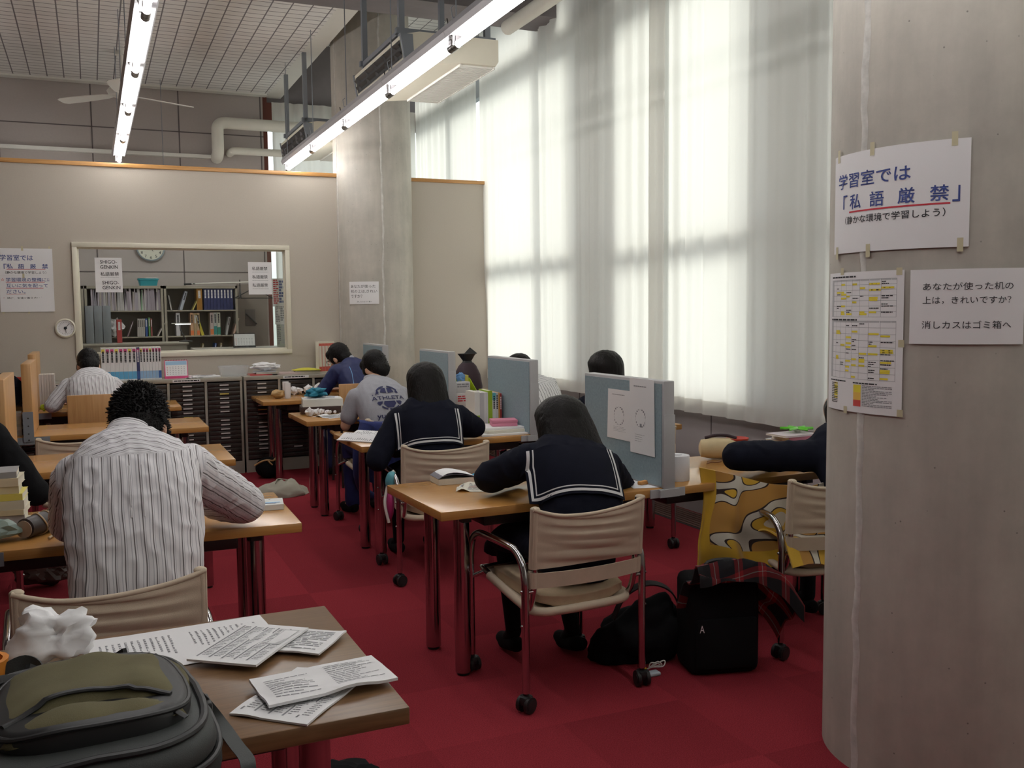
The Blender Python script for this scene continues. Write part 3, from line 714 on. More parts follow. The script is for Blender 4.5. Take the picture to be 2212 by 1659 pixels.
# dial thermometer
d=thing('dial_thermometer','round cream dial thermometer on the partition beside the office window','thermometer',(-.217,YP,1.372))
Mx=Matrix.Rotation(PI/2,4,'X')
b=MB(); b.lathe([(.072,0),(.084,.004),(.086,.02),(.074,.026),(.070,.010)],40,0,Mx,False); b.build('rim',K['cream'],d)
b=MB(); b.lathe([(.0,.012),(.072,.012)],40,0,Mx,False); 
b.build('dial_face',K['paper'],d)
b=MB()
for k in range(24):
    a=2*PI*k/24; b.box(-.001,.001,-.0145,-.0135,.048,.058,0,Matrix.Rotation(a,4,'Y'))
for a,L in ((R(40),.05),(R(175),.045)): b.box(-.002,.002,-.016,-.015,-.01,L,0,Matrix.Rotation(a,4,'Y'))
b.tube([(0,-.0155,0),(0,-.019,0)],.013,14); b.build('pointer',K['ink'],d)

# ------------------------------------------------------------------ drawer cabinets under the window
K['drawer']=mat('drawer_dark',(.035,.026,.022),.32); K['tagw']=mat('drawer_label',(.62,.60,.56),.6); K['tagy']=mat('drawer_label_yellow',(.6,.5,.12),.6)
md=None
def cabinet(x0,label,seed):
    global md
    t=thing('drawer_cabinet',label,'cabinet',(x0,9.08,0),0,'steel drawer cabinets under the office window'); W_=.968;H_=.90;D_=.365
    b=MB(); b.rbox(0,W_,-.006,D_,H_-.035,H_,.003); b.box(0,.02,0,D_,0,H_-.03); b.box(W_-.02,W_,0,D_,0,H_-.03); b.box(0,W_,D_-.02,D_,0,H_-.03); b.box(0,W_,.004,D_,0,.115)
    for k in (1,2): b.box(W_*k/3-.011,W_*k/3+.011,0,D_,.1,H_-.03)
    b.build('body',K['steel'],t)
    s=Sheet(onplane((.36,-.0075,H_-.006),(1,0,0),(0,0,1),(0,-1,0))); s.rect(0,0,.24,.024,'paper',.0003); s.lines(.012,.006,.228,.02,1,'ink',seed,9,.7); s.finish(t,'label_strip')
    r=random.Random(seed)
    if md is None:
        w=W_/3-.034
        b=MB(); b.box(-w/2,w/2,.012,.3,0,.034); b.rbox(-w/2,w/2,.004,.012,0,.037,.002); m1=b.mesh('drawer',K['drawer'])
        b=MB(); b.rbox(-.052,.052,-.004,.005,.006,.028,.002); b.box(-.045,.045,-.006,-.004,.024,.028); m2=b.mesh('label_holder',K['drawer'])
        b=MB(); b.box(-.04,.04,-.0052,-.0041,.009,.021); m3=b.mesh('label_card',K['tagw']); b=MB(); b.box(-.04,.04,-.0052,-.0041,.009,.021); m4=b.mesh('label_card',K['tagy'])
        md=(m1,m2,m3,m4)
    for c in range(3):
        for k in range(18):
            o=bpy.data.objects.new('drawer',md[0]); COL.objects.link(o); o.parent=t; o.location=(W_*(c+.5)/3,0,.125+k*.0406)
            h=bpy.data.objects.new('label_holder',md[1]); COL.objects.link(h); h.parent=o
            if r.random()<(.9 if c+seed*3<7 else .3):
                l=bpy.data.objects.new('label_card',md[3] if r.random()<.06 else md[2]); COL.objects.link(l); l.parent=o
cabinet(-.70,'steel drawer cabinet behind the farther striped shirt man',0)
cabinet(.285,'steel drawer cabinet with white labelled drawers beneath the pink calendar',1)
cabinet(1.27,'steel drawer cabinet beside the far pillar, under the yellow envelope',2)
ZC=.901

# ------------------------------------------------------------------ books and papers: generic makers
def pal(c,name=None): 
    key='c%02d%02d%02d'%tuple(int(q*99) for q in c)
    if key not in K: K[key]=mat('cover_'+key,c,.5)
    return key
def book(name,label,loc,size,cover,rz=0,up=True,group=None,tilt=0.,band=None,title=True,soft=True,cat='book',lean=0.):
    """size = (thickness, height, depth). Upright: spine faces -y."""
    th,h,d=size
    b=MB(); c=.0012 if soft else .0025
    b.rbox(-th/2,-th/2+c,0,d,0,h,.0004,1); b.rbox(th/2-c,th/2,0,d,0,h,.0004,1); b.rbox(-th/2,th/2,-.001,c,0,h,.0005,1)
    b.box(-th/2+c,th/2-c,c,d-.003,.002,h-.002,1)
    mats=[K[pal(cover)],K['pages']]
    if band: 
        z0,z1,bc=band; b.box(-th/2+.0006,th/2-.0006,-.0022,-.001,z0*h,z1*h,2); mats.append(K[pal(bc)])
    if title and th>.008:
        m=len(mats); mats.append(K['ink' if sum(cover)>1.2 else 'paper']); z=h*.55
        rr_=random.Random(sum(map(ord,label))&255)
        while z<h*.9: L=rr_.uniform(.010,.016); b.box(-th*.22,th*.22,-.0026,-.0021,z,z+L*.8,m); z+=L
    o=b.build(name,mats,None); tag(o,label,cat,group)
    if up: o.rotation_euler=(tilt,lean,rz); o.location=loc
    else:  # lying flat, spine facing -y
        o.rotation_mode='XYZ'; o.matrix_world=Matrix.Translation(loc)@Matrix.Rotation(rz,4,'Z')@Matrix.Rotation(PI/2,4,'Y')@T(-th/2,0,-h/2)
    return o
K['pages']=mat('page_block',(.68,.64,.54),.85,var=.1,vs=60,stretch=(60,1,1))
def row(x,xe,y,z,mk):
    i=0
    while x<xe:
        th=mk(x,y,z,i); 
        if th is None: break
        x+=th; i+=1
# the row of exam books on the cabinet
x=.062
for i in range(16):
    th=.0365 if i<8 else .026
    dark=(i==8); cover=(.76,.76,.78)
    lab='blue and white exam book with a black spine in the row by the pink calendar' if dark else ('thick blue and white exam book with a red tag in the row on the cabinets' if i<8 else 'thin blue and white exam book at the calendar end of the row')
    if i==15: lab='red topped exam book ending the blue row beside the calendar'
    o=book('exam_book',lab,(x+th/2,9.17,ZC),(th-.001,.292,.21),(.03,.035,.12) if dark else cover,group='blue and white exam books on the cabinet',band=(.04,.27,(.03,.10,.32) if dark or i==15 else ((.12,.40,.66) if i<8 else (.30,.47,.70))))
    b=MB(); b.box(-th*.36,th*.36,-.0024,-.001,.25,.28); b.build('red_tag' if i%3 else 'yellow_tag',K[pal((.55,.06,.2) if i in (8,15) or i%3 else (.75,.6,.1))],o)
    x+=th
def wire_cal(name,label,loc,w,h,rz,mt_top,base):
    t=thing(name,label,'calendar',loc,rz)
    b=MB(); b.add([(-w/2,0,0),(w/2,0,0),(w/2,.09,0),(-w/2,.09,0),(-w/2,.045,h),(w/2,.045,h)],[(0,1,5,4),(2,3,4,5),(0,3,2,1),(0,4,3),(1,2,5)]); b.build('stand',K[base],t)
    n=V((0,-h,.045)).normalized(); up_=V((0,.045,h)).normalized(); s=Sheet(onplane(V((-w/2+.006,0,0))+up_*(h*1.0)+n*.001,(1,0,0),up_,n))
    s.rect(0,0,w-.012,h*.86,'paper',.0002); 
    if mt_top: s.rect(.003,.004,w-.015,h*.24,mt_top,.0006); s.rect(w*.45,.006,w*.7,h*.2,'skyp',.0008)
    for i in range(5):
        for j in range(7): s.rect(.012+(w-.03)*j/7,h*(.34+.1*i),.012+(w-.03)*(j+.35)/7,h*(.365+.1*i),'inkred' if j==0 else 'inkgrey',.0007)
    s.finish(t,'printed_page')
    b=MB()
    for k in range(14): b.tube([(-w/2+.01+k*(w-.02)/13,.038,h-.006),(-w/2+.01+k*(w-.02)/13,.036,h+.006),(-w/2+.01+k*(w-.02)/13,.052,h+.006),(-w/2+.01+k*(w-.02)/13,.05,h-.006)],.001,4)
    b.build('wire_binding',K['dkmetal'],t); return t
K['skyp']=mat('print_sky',(.35,.55,.75),.7); K['pinkp']=mat('pink_card',(.65,.06,.20),.6); K['pinkl']=mat('pink_light',(.72,.42,.48),.7)
wire_cal('desk_calendar','pink desk calendar with a blue picture beside the exam books',(.69,9.17,ZC),.20,.165,0,'skyp','pinkp')
def flat_paper(name,label,loc,w,d,rz,wave=.0,seed=1,mt='paper',pr=None,th=.0006,cat='paper',group=None,n=12,rise=0.):
    b=MB(); G=[]
    for i in range(n+1):
        G.append([(-w/2+w*i/n,-d/2+d*j/n,.0006+wave*max(0,noise.noise(V((i/n*2.3,j/n*2.3,seed))))+rise*(i/n)**3) for j in range(n+1)])
    b.sheet(G,th); o=b.build(name,K[mt],None,60); tag(o,label,cat,group); o.location=loc; o.rotation_euler=(0,0,rz)
    if pr:
        s=Sheet(lambda u,v,o_=0.:V((-w/2+u,d/2-v,.0008+th+o_*.5+wave*max(0,noise.noise(V((u/w*2.3,(1-v/d)*2.3,seed))))+rise*(u/w)**3))); pr(s,w,d); s.finish(o,'print')
    return o
def pr_text(n,k=7,m=.1): return lambda s,w,d: s.lines(w*m,d*m,w*(1-m),d*(1-m),n,'inkgrey',n,k,.45)
flat_paper('paper_sheet','loose white sheets between the pink calendar and the clear tray',(.93,9.22,ZC),.25,.20,R(12),.012,3,pr=pr_text(10),th=.012)
flat_paper('paper_sheet','single curled sheet leaning beside the pink calendar',(.84,9.17,ZC),.12,.16,R(-20),.03,5)
# clear tray
def frosted(name):
    m=bpy.data.materials.new(name); m.use_nodes=True; nt=m.node_tree; nt.nodes.clear(); o=N(nt,'OutputMaterial'); t=N(nt,'BsdfTransparent'); d=N(nt,'BsdfPrincipled'); d.inputs['Base Color'].default_value=(.7,.72,.74,1); d.inputs['Roughness'].default_value=.2
    x=N(nt,'MixShader'); x.inputs[0].default_value=.22; lnk(nt,t.outputs[0],x.inputs[1]); lnk(nt,d.outputs[0],x.inputs[2]); lnk(nt,x.outputs[0],o.inputs[0]); return m
K['clear']=frosted('clear_plastic')
t=thing('clear_tray','clear plastic tray on the cabinets between papers and magazines','tray',(1.20,9.24,ZC))
def traymesh(w,d,h,r0=.85,t_=.003):
    b=MB()
    def rg(k,z): return [(k*w/2*cx_,k*d/2*cy_,z) for cx_,cy_ in ((-1,-.85),(-.85,-1),(.85,-1),(1,-.85),(1,.85),(.85,1),(-.85,1),(-1,.85))]
    b.loft([rg(r0,0),rg(1,h),rg(1.05,h),rg(1.05,h-.006),rg(1.0,h-.008),rg(1-t_*6,h-.004),rg(r0-t_*6,.004)]); return b
traymesh(.26,.22,.095).build('tray_body',K['clear'],t)
# magazines, wrapped bundle, envelope
for i,(c,w_,d_) in enumerate((((.5,.08,.06),.24,.2),((.62,.6,.55),.27,.2),((.15,.25,.4),.2,.2))):
    pass
zz=ZC
for i,(th,c,lab,dx) in enumerate(((.012,(.52,.07,.07),'red edged magazine at the bottom of the pile beside the clear tray',-.03),(.016,(.55,.5,.42),'tan magazine in the pile beside the clear tray',.03),(.008,(.5,.52,.56),'grey booklet on top of the pile beside the clear tray',.0))):
    book('magazine',lab,(1.47+dx,9.15,zz),(th,.21,.17),c,rz=R(4-7*i),up=False,title=False,cat='magazine'); zz+=th
def crumple(name,label,loc,r,seed,mt,n=3,amp=.35,cat='paper',flat=(1,1,1),group=None,sub=3):
    bm=bmesh.new(); bmesh.ops.create_icosphere(bm,subdivisions=sub,radius=1)
    for v in bm.verts:
        p=v.co.copy(); k=1+amp*noise.noise(p*n+V((seed,0,0)))-amp*.7*abs(noise.noise(p*n*2.3+V((0,seed,0))))
        v.co=V((p.x*k*r*flat[0],p.y*k*r*flat[1],p.z*k*r*flat[2]))
    zmin=min(v.co.z for v in bm.verts)
    for v in bm.verts: v.co.z-=zmin
    b=MB(); b.frombm(bm); o=b.build(name,K[mt],None,18); o.location=loc; return tag(o,label,cat,group)
crumple('plastic_bundle','white crumpled plastic bundle on the magazines on the cabinets',(1.50,9.24,zz+.001),.10,3.,'paper',2.5,.5,'bag',(1.3,.8,.38))
book('magazine','pale pink magazine under the white plastic bundle end',(1.70,9.16,ZC),(.018,.22,.17),(.62,.48,.46),rz=R(-8),up=False,title=False,cat='magazine')
book('magazine','cream paper pad beneath the yellow envelope',(1.88,9.16,ZC),(.03,.24,.18),(.60,.55,.45),rz=R(3),up=False,title=False,cat='magazine')
K['yellow']=mat('yellow_card',(.62,.58,.06),.6)
b=MB(); b.sheet([[(-.13+.26*i/10,-.08+.17*j/8,.018*math.sin(PI*i/10)*math.sin(PI*j/8)+.004*noise.noise(V((i*.6,j*.6,1)))) for j in range(9)] for i in range(11)],.006)
o=b.build('yellow_envelope',K['yellow'],None,60); o.location=(1.88,9.22,ZC+.032); o.rotation_euler=(0,0,R(-4)); tag(o,'puffy yellow envelope lying on the pile near the far pillar','envelope')
# upright red-banded files by the pillar
x=1.985
for i in range(6):
    th=.034; o=book('file_binder','cream file binder with red spine bands standing by the far pillar' if i else 'cream file binder with a plain side at the open end of the red banded files',(x,9.20+.012*i,ZC),(th-.002,.30,.22),(.66,.62,.50),rz=R(-12),group='cream files by the far pillar',title=False,cat='binder',band=(.05,.95,(.55,.10,.07)) if i else None)
    if i:
        b=MB(); b.box(-.012,.012,-.0035,-.0022,.06,.26); b.build('spine_label',K['pages'],o)
    x+=.033

# ------------------------------------------------------------------ the office behind the glass
K['shelfm']=mat('shelf_steel',(.34,.31,.25),.5)
def shelving(x0,x1,label):
    t=thing('steel_shelf',label,'shelf',(x0,11.40,0),0,'steel shelves in the office'); w=x1-x0; H_=1.80
    b=MB(); b.box(0,.025,0,.36,0,H_); b.box(w-.025,w,0,.36,0,H_); b.box(0,w,0,.36,H_-.03,H_); b.box(0,w,.35,.36,0,H_); b.box(0,w,.01,.36,0,.06); b.build('body',K['shelfm'],t)
    for z in (.36,.66,.945,1.235,1.525): b=MB(); b.rbox(.025,w-.025,0,.35,z-.014,z,.002); b.build('shelf_board',K['shelfm'],t)
shelving(-.06,.745,'open steel shelf in the office crowded with pale files')
shelving(.755,1.555,'open steel shelf in the office with blue and orange binders')
shelving(-.86,-.07,'open steel shelf in the office at the window jamb, mostly hidden')
r=random.Random(11)
x=.0
files=[(.46,.44,.44),(.36,.33,.38),(.55,.53,.50),(.40,.36,.33),(.30,.26,.30),(.60,.58,.55),(.45,.40,.46)]
while x<.70:
    th=r.uniform(.012,.03); h=r.uniform(.20,.265); c=files[r.randrange(7)]
    lab='pale file in the crowded upper row of the office shelf'
    if .50<x<.52: c=(.30,.52,.32)
    o=book('paper_file',lab,(x+th/2+.002,11.42,1.526),(th-.001,h,.22),c,group='pale files on the upper office shelf',lean=r.uniform(-.05,.05),title=False,cat='file',rz=0); x+=th
def office_book(label,x,z,th,h,c,lean=0.,grp=None,cat='book',band=None): return book('binder' if cat=='binder' else 'book',label,(x,11.42,z),(th,h,.22),c,group=grp,lean=lean,cat=cat,band=band)
office_book('blue book on the middle office shelf beside green ones',.56,1.236,.022,.20,(.03,.09,.30)); office_book('green book beside the blue one on the middle office shelf',.59,1.236,.018,.21,(.10,.28,.08)); office_book('dark red book next to the green one on the middle office shelf',.612,1.236,.016,.20,(.25,.06,.06))
for i in range(4): office_book('grey periodical standing on the middle office shelf',.47+.02*i,1.236,.019,.20,(.45,.43,.40),0.04,'grey periodicals on the middle office shelf')
office_book('bent white booklet slumped at the shelf end',.675,1.236,.012,.17,(.6,.57,.52),.5); office_book('slanting dark booklet beside the wrapped bundle',.36,1.236,.012,.18,(.3,.22,.24),.35)
crumple('wrapped_bundle','clear wrapped white bundle on the middle office shelf',(.24,11.5,1.236),.085,8.,'paper',2,.5,'bag',(1,.9,1.1))
for i in range(3):
    b=MB(); b.rbox(-.04,.04,-.11,.11,0,.40,.004); o=b.build('magazine_file',K['grey'],None); o.location=(-.02+.085*i,11.20,1.18); tag(o,'upright grey file box standing before the office shelf','file box','grey file boxes in the office')
b=MB(); b.rbox(-.35,1.2,-.25,.25,1.155,1.18,.004); b.box(-.33,1.18,.2,.24,.0,1.155); b.box(-.33,1.18,-.24,-.2,.0,1.155); o=b.build('counter',K['steel'],None); o.location=(-.25,11.05,0); tag(o,'grey office counter standing in front of the shelves','counter')
o=office_book('red box file beside the grey file boxes in the office',.27,1.181,.05,.25,(.42,.05,.05),0,None,'binder'); o.location.y=11.12
# second shelf
for i in range(9): office_book('dark blue bound volume in the upper office row',1.20+.036*i,1.526,.034,.245,(.025,.035,.13),0,'dark blue volumes in the office',band=None)
for lab,x,z,th,h,c,ln in (('tall amber folder beside the dark blue volumes',1.135,1.526,.06,.245,(.36,.17,.02),0),('yellow folder propped open on the upper office shelf',1.06,1.526,.01,.19,(.6,.5,.15),.45),('bluish plastic file leaning on the upper office shelf',.93,1.526,.03,.22,(.42,.45,.52),.3),('curled grey booklet at the start of the upper office row',.83,1.526,.012,.17,(.5,.47,.45),-.15)): office_book(lab,x,z,th,h,c,ln)
for lab,x,th,h,c,ln,bd in (('white binder standing alone on the middle office shelf',.895,.042,.26,(.58,.57,.6),0,None),('first orange footed binder on the middle office shelf',1.045,.034,.26,(.62,.38,.22),0,(.03,.22,(.75,.2,.06))),('second tan binder between orange footed ones',1.08,.03,.255,(.5,.36,.2),0,None),('third orange footed binder beside the yellow leaning one',1.113,.032,.255,(.6,.42,.25),0,(.03,.22,(.75,.2,.06))),('yellow binder leaning on the middle office shelf',1.16,.03,.25,(.58,.5,.05),-.28,None),('red topped binder with an orange foot on the middle office shelf',1.262,.036,.26,(.6,.5,.48),0,(.03,.27,(.8,.25,.08))),('teal footed white binder on the middle office shelf',1.30,.034,.26,(.5,.53,.5),0,(.03,.4,(.04,.28,.26))),('green footed pale binder on the middle office shelf',1.338,.034,.26,(.62,.63,.52),0,(.03,.35,(.03,.25,.18))),('clear grey file leaning on the middle office shelf',1.42,.02,.21,(.5,.5,.5),.2,None),('salmon file leaning at the end of the middle office shelf',1.50,.02,.2,(.6,.42,.33),.3,None)): office_book(lab,x,1.236,th,h,c,ln,None,'binder',bd)
for lab,x,c in (('blue folder on the lower office shelf',1.27,(.05,.12,.35)),('tan folder on the lower office shelf',1.33,(.4,.33,.2)),('olive paper roll leaning on the lower office shelf',1.13,(.35,.28,.12))): office_book(lab,x,.946,.02,.2,c,.15)
# box on shelf, clock, lamp, hanger rail, door, calendar, posters
t=thing('storage_box','turquoise plastic box with papers on top of the office shelf','box',(.60,11.55,1.80))
K['teal']=mat('turquoise_plastic',(.03,.30,.36),.4)
traymesh(.21,.2,.075).build('box_body',K['teal'],t); b=MB(); b.rbox(-.11,.11,-.1,.1,.072,.082,.003); b.build('lid',K['teal'],t)
flat_paper('paper_sheet','white papers lying on the turquoise box',(.60,11.55,1.885),.2,.18,R(8),.012,2)
c=thing('wall_clock','round wall clock on the far office wall, cut by the window head','clock',(.655,11.79,2.245))
b=MB(); b.lathe([(.135,0),(.152,.005),(.155,.035),(.142,.042),(.136,.012)],48,0,Mx,False); b.build('rim',K[pal((.28,.33,.36))],c)
b=MB(); b.lathe([(0,.02),(.138,.02)],48,0,Mx,False); b.build('clock_face',K[pal((.66,.66,.56))],c)
sf=Sheet(lambda u,v,o=0.:V((u,-.0205-o,-v)))
for h in range(1,13):
    a=R(30*h); sf.text(str(h),.112*math.sin(a)-.011*len(str(h)),-.112*math.cos(a)-.016,.112*math.sin(a)+.011*len(str(h)),-.112*math.cos(a)+.016)
sf.finish(c,'numerals')
b=MB()
for a,L,wd in ((R(-20),.075,.005),(R(150),.05,.005)): b.box(-wd/2,wd/2,-.026,-.024,-.015,L,0,Matrix.Rotation(a,4,'Y'))
b.build('clock_hand',K['ink'],c)
t=thing('desk_lamp','lit desk lamp in the office seen through the glass','lamp',(.935,11.0,1.18))
K['lampon']=emit('lamp_glow',(1,.97,.9),9.)
b=MB(); b.lathe([(.07,0),(.07,.012),(.01,.02)],24); b.tube([(0,0,.02),(-.05,.02,.13),(-.06,0,.21)],.006,8); b.build('lamp_stand',K['black'],t)
b=MB(); b.rbox(-.14,.06,-.03,.03,.195,.205,.004); b.build('lamp_head',K['white'],t); b=MB(); b.rbox(-.10,.055,-.026,.026,.1895,.195,.002); b.build('light_panel',K['lampon'],t)
t=thing('clothes_rail','thin clothes rail fixed across the office corner','rail',(0,11.15,0))
b=MB(); b.tube([(.97,0,1.812),(1.96,0,1.845)],.008,10); b.tube([(1.96,0,1.845),(1.96,.64,1.845)],.008,8); b.tube([(.97,0,1.812),(.97,.24,1.805)],.006,8); b.build('rail_bar',K['white'],t); b=MB(); b.tube([(.95,0,1.8115),(1.03,0,1.8145)],.01,10); b.tube([(1.055,0,1.81),(1.055,0,1.82)],.016,10); b.build('rail_end',K['black'],t)
for x,lab,a in ((1.55,'black coat hanger hanging on the office rail',R(80)),(1.70,'dark coat hanger behind the phrase notice on the office rail',R(10))):
    b=MB(); b.tube(smooth_path([(0,0,.02),(.02,0,.03),(.025,0,.005),(0,0,-.02),(0,0,-.06),(-.19,0,-.16),(-.2,0,-.175),(0,0,-.175),(.2,0,-.175),(.19,0,-.16),(0,0,-.06)],3),.006,6); o=b.build('coat_hanger',K['black'],None); o.location=(x,11.15,1.83); o.rotation_euler=(0,0,a); tag(o,lab,'hanger')
b=MB(); b.rbox(1.60,1.95,11.74,11.80,0,1.83,.006); b.rbox(1.68,1.80,11.73,11.742,1.33,1.53,.004,m=1); dr=struct('door_1',b,[K[pal((.20,.165,.14))],K[pal((.12,.10,.09))]])
b=MB(); b.tube([(1.69,11.72,1.48),(1.80,11.70,1.36)],.010,8); b.tube([(1.80,11.70,1.36),(1.80,11.735,1.36)],.012,8); b.build('door_handle',K['dkmetal'],dr)
wire_cal('desk_calendar','white office calendar standing inside the window',(1.39,9.78,1.145),.21,.14,R(-2),None,'black')
b=MB(); b.rbox(.9,2.2,-.2,.3,1.12,1.145,.004); b.box(.95,.98,-.15,.25,0,1.12); b.box(2.1,2.13,-.15,.25,0,1.12); o=b.build('office_ledge',K['steel'],None); o.location=(0,9.80,0); tag(o,'office ledge under the white calendar, just inside the window','ledge')
for i,(x,z0,z1,w_,lab,inks) in enumerate(((1.735,1.55,1.83,.12,'red and blue printed poster hung at the office window jamb',('inkred','inkblue')),(1.745,1.37,1.60,.10,'white lined sheet hung under the printed poster',('inkgrey','inkgrey')),(1.75,1.14,1.39,.085,'pale green hanging strip at the bottom of the window jamb',('inkgrey','hlg')))):
    mt=pal((.55,.58,.50)) if i==2 else 'paper'
    pg=onplane((x-w_/2,9.78+.01*i,z1),(1,0,0),(0,0,1),(0,-1,0)); o=paper_on(pg,w_,z1-z0,'hanging_poster',lab,'poster',mt); s=Sheet(pg); s.lines(.008,.012,w_*.5,z1-z0-.02,12,inks[0],i,2,.6); s.lines(w_*.54,.02,w_-.006,z1-z0-.03,8,inks[1],i+5,2,.75); s.finish(o)
# ------------------------------------------------------------------ people
K['skin']=mat('skin',(.52,.29,.19),.55,var=.05,vs=20)
def hairmat(name,c,a=.9):
    m,nt,p=nodes_of(name); p.inputs['Base Color'].default_value=(*c,1); p.inputs['Roughness'].default_value=.42; p.inputs['Specular IOR Level'].default_value=.14
    t=N(nt,'TexCoord'); mp=N(nt,'Mapping'); mp.inputs['Scale'].default_value=(160,160,6); lnk(nt,t.outputs['Object'],mp.inputs[0])
    n=N(nt,'TexNoise',Scale=1.,Detail=2.); lnk(nt,mp.outputs[0],n.inputs['Vector']); b=N(nt,'Bump',Strength=a,Distance=.004); lnk(nt,n.outputs[0],b.inputs['Height']); lnk(nt,b.outputs[0],p.inputs['Normal']); return m
K['hair']=hairmat('hair_black',(.010,.009,.009)); K['hairb']=hairmat('hair_soft_black',(.009,.0075,.007))
K['navy']=mat('navy_wool',(.006,.007,.015),.95,spec=.2,var=.15,vs=14,bump=.3,bs=500)
K['blackcloth']=mat('black_cloth',(.006,.006,.007),.95,spec=.2,bump=.3,bs=400)
K['jersey']=mat('navy_jersey',(.010,.017,.085),.6,var=.1,vs=12)
K['polo']=mat('grey_polo',(.31,.31,.34),.85,var=.08,vs=160,bump=.15,bs=500)
K['bluecloth']=mat('blue_cloth',(.012,.022,.12),.8,var=.1)
K['braid']=mat('white_braid',(.66,.65,.66),.8)
def stripemat(name,per,base,dark,mid,w=.12):
    m,nt,p=nodes_of(name); a=N(nt,'Attribute'); a.attribute_name='weave'
    d=N(nt,'Math',operation='DIVIDE'); d.inputs[1].default_value=per; lnk(nt,a.outputs['Fac'],d.inputs[0]); f=N(nt,'Math',operation='FRACT'); lnk(nt,d.outputs[0],f.inputs[0])
    r=N(nt,'ValToRGB'); r.color_ramp.interpolation='CONSTANT'; e=r.color_ramp.elements
    e[0].position=0; e[0].color=(*base,1); e[1].position=.30; e[1].color=(*mid,1)
    for q,c in ((.40,base),(.62,dark),(.62+w,base),(.86,mid),(.93,base)): x=e.new(q); x.color=(*c,1)
    lnk(nt,f.outputs[0],r.inputs[0]); lnk(nt,r.outputs[0],p.inputs['Base Color']); p.inputs['Roughness'].default_value=.85; return m
K['stripe']=stripemat('striped_shirt',.026,(.72,.70,.72),(.15,.135,.14),(.47,.46,.49))
K['stripe2']=stripemat('striped_blouse',.026,(.66,.65,.66),(.10,.10,.11),(.60,.6,.6),.15)
def blob(mb,voxel,smooth=4,name='b'):
    me=mb.mesh(name,K['paper'],None); o=bpy.data.objects.new(name,me); COL.objects.link(o)
    r=o.modifiers.new('r','REMESH'); r.mode='VOXEL'; r.voxel_size=voxel; r.use_smooth_shade=True
    s=o.modifiers.new('s','SMOOTH'); s.factor=.5; s.iterations=smooth
    out=bpy.data.meshes.new_from_object(o.evaluated_get(bpy.context.evaluated_depsgraph_get()))
    bpy.data.objects.remove(o); bpy.data.meshes.remove(me); return out
def mkobj(me,name,m,parent=None,fold=0.,fs=(8,8,8),seed=0.,weave=None):
    me.name=name; me.materials.clear(); me.materials.append(m); me.polygons.foreach_set('use_smooth',[True]*len(me.polygons)); me.polygons.foreach_set('material_index',[0]*len(me.polygons))
    if weave:
        at=me.attributes.new('weave','FLOAT','POINT'); at.data.foreach_set('value',[weave(v.co) for v in me.vertices])
    if fold:
        nn=[n.vector.copy() for n in me.vertex_normals]
        for v,n in zip(me.vertices,nn):
            p=V((v.co.x*fs[0],v.co.y*fs[1],v.co.z*fs[2]))+V((seed,seed*2,0))
            a=noise.noise(p); bb=1-abs(noise.noise(p*1.9+V((3,1,2))))*2.4
            v.co+=n*fold*(a*.8+max(0,bb)*.8)
    o=bpy.data.objects.new(name,me); COL.objects.link(o)
    if parent: o.parent=parent
    return o
def segd(p,a,b):
    d=b-a; t=max(0,min(1,(p-a).dot(d)/d.length_squared)); return (p-a-d*t).length,t
def hand(mb,w,d,upn,k=1.,curl=.7,side=1):
    """palm and five fingers from wrist w pointing along d; upn is the back of the hand"""
    d=V(d).normalized(); upn=V(upn); upn=(upn-d*upn.dot(d)).normalized(); s=d.cross(upn)*side; w=V(w)
    F=Matrix((s,d,upn)).transposed().to_4x4()
    mb.ell(w+d*.048*k,(.040*k,.052*k,.016*k),F,0,14,10)
    for i,(o,L) in enumerate(((-.029,.068),(-.010,.078),(.010,.073),(.028,.058))):
        p=w+d*.085*k+s*o*k; a=0.; r=.0088*k
        for j,f in enumerate((.45,.32,.23)):
            a+=curl*(.45,.6,.4)[j]; q=p+(d*math.cos(a)-upn*math.sin(a))*L*f*k*1.1; mb.cap(p,q,r,r*.92,10); p=q; r*=.92
    p=w+d*.03*k-s*.032*k; q=p+(d*.65-s*.6-upn*.25)*.042*k; mb.cap(p,q,.0115*k,.0095*k,10); mb.cap(q,q+(d*.9-s*.15-upn*.3)*.032*k,.0095*k,.008*k,10)
def ring(y,z,hw,hd,ang,n=22,ex=2.5,x=0.):
    """cross-section: ang = tilt of the spine from vertical towards +y"""
    out=[]
    for j in range(n):
        a=2*PI*j/n; c,s_=math.cos(a),math.sin(a); c=math.copysign(abs(c)**(2/ex),c); s_=math.copysign(abs(s_)**(2/ex),s_)
        out.append(V((x+hw*c,y+hd*s_*math.cos(ang),z-hd*s_*math.sin(ang))))
    return out
def torso(mb,sp,grow=0.,x=lambda t:0.):
    k=len(sp); P=smooth_path([(s[0],s[1],0) for s in sp],3); Q=smooth_path([(s[2],s[3],0) for s in sp],3); rings=[]
    for i,(p,q) in enumerate(zip(P,Q)):
        a=P[max(0,i-1)]; b=P[min(len(P)-1,i+1)]; ang=math.atan2(b.x-a.x,b.y-a.y)
        rings.append(ring(p.x,p.y,q.x+grow,q.y+grow,ang,x=x(i/(len(P)-1))))
    mb.loft(rings)
class Person: pass
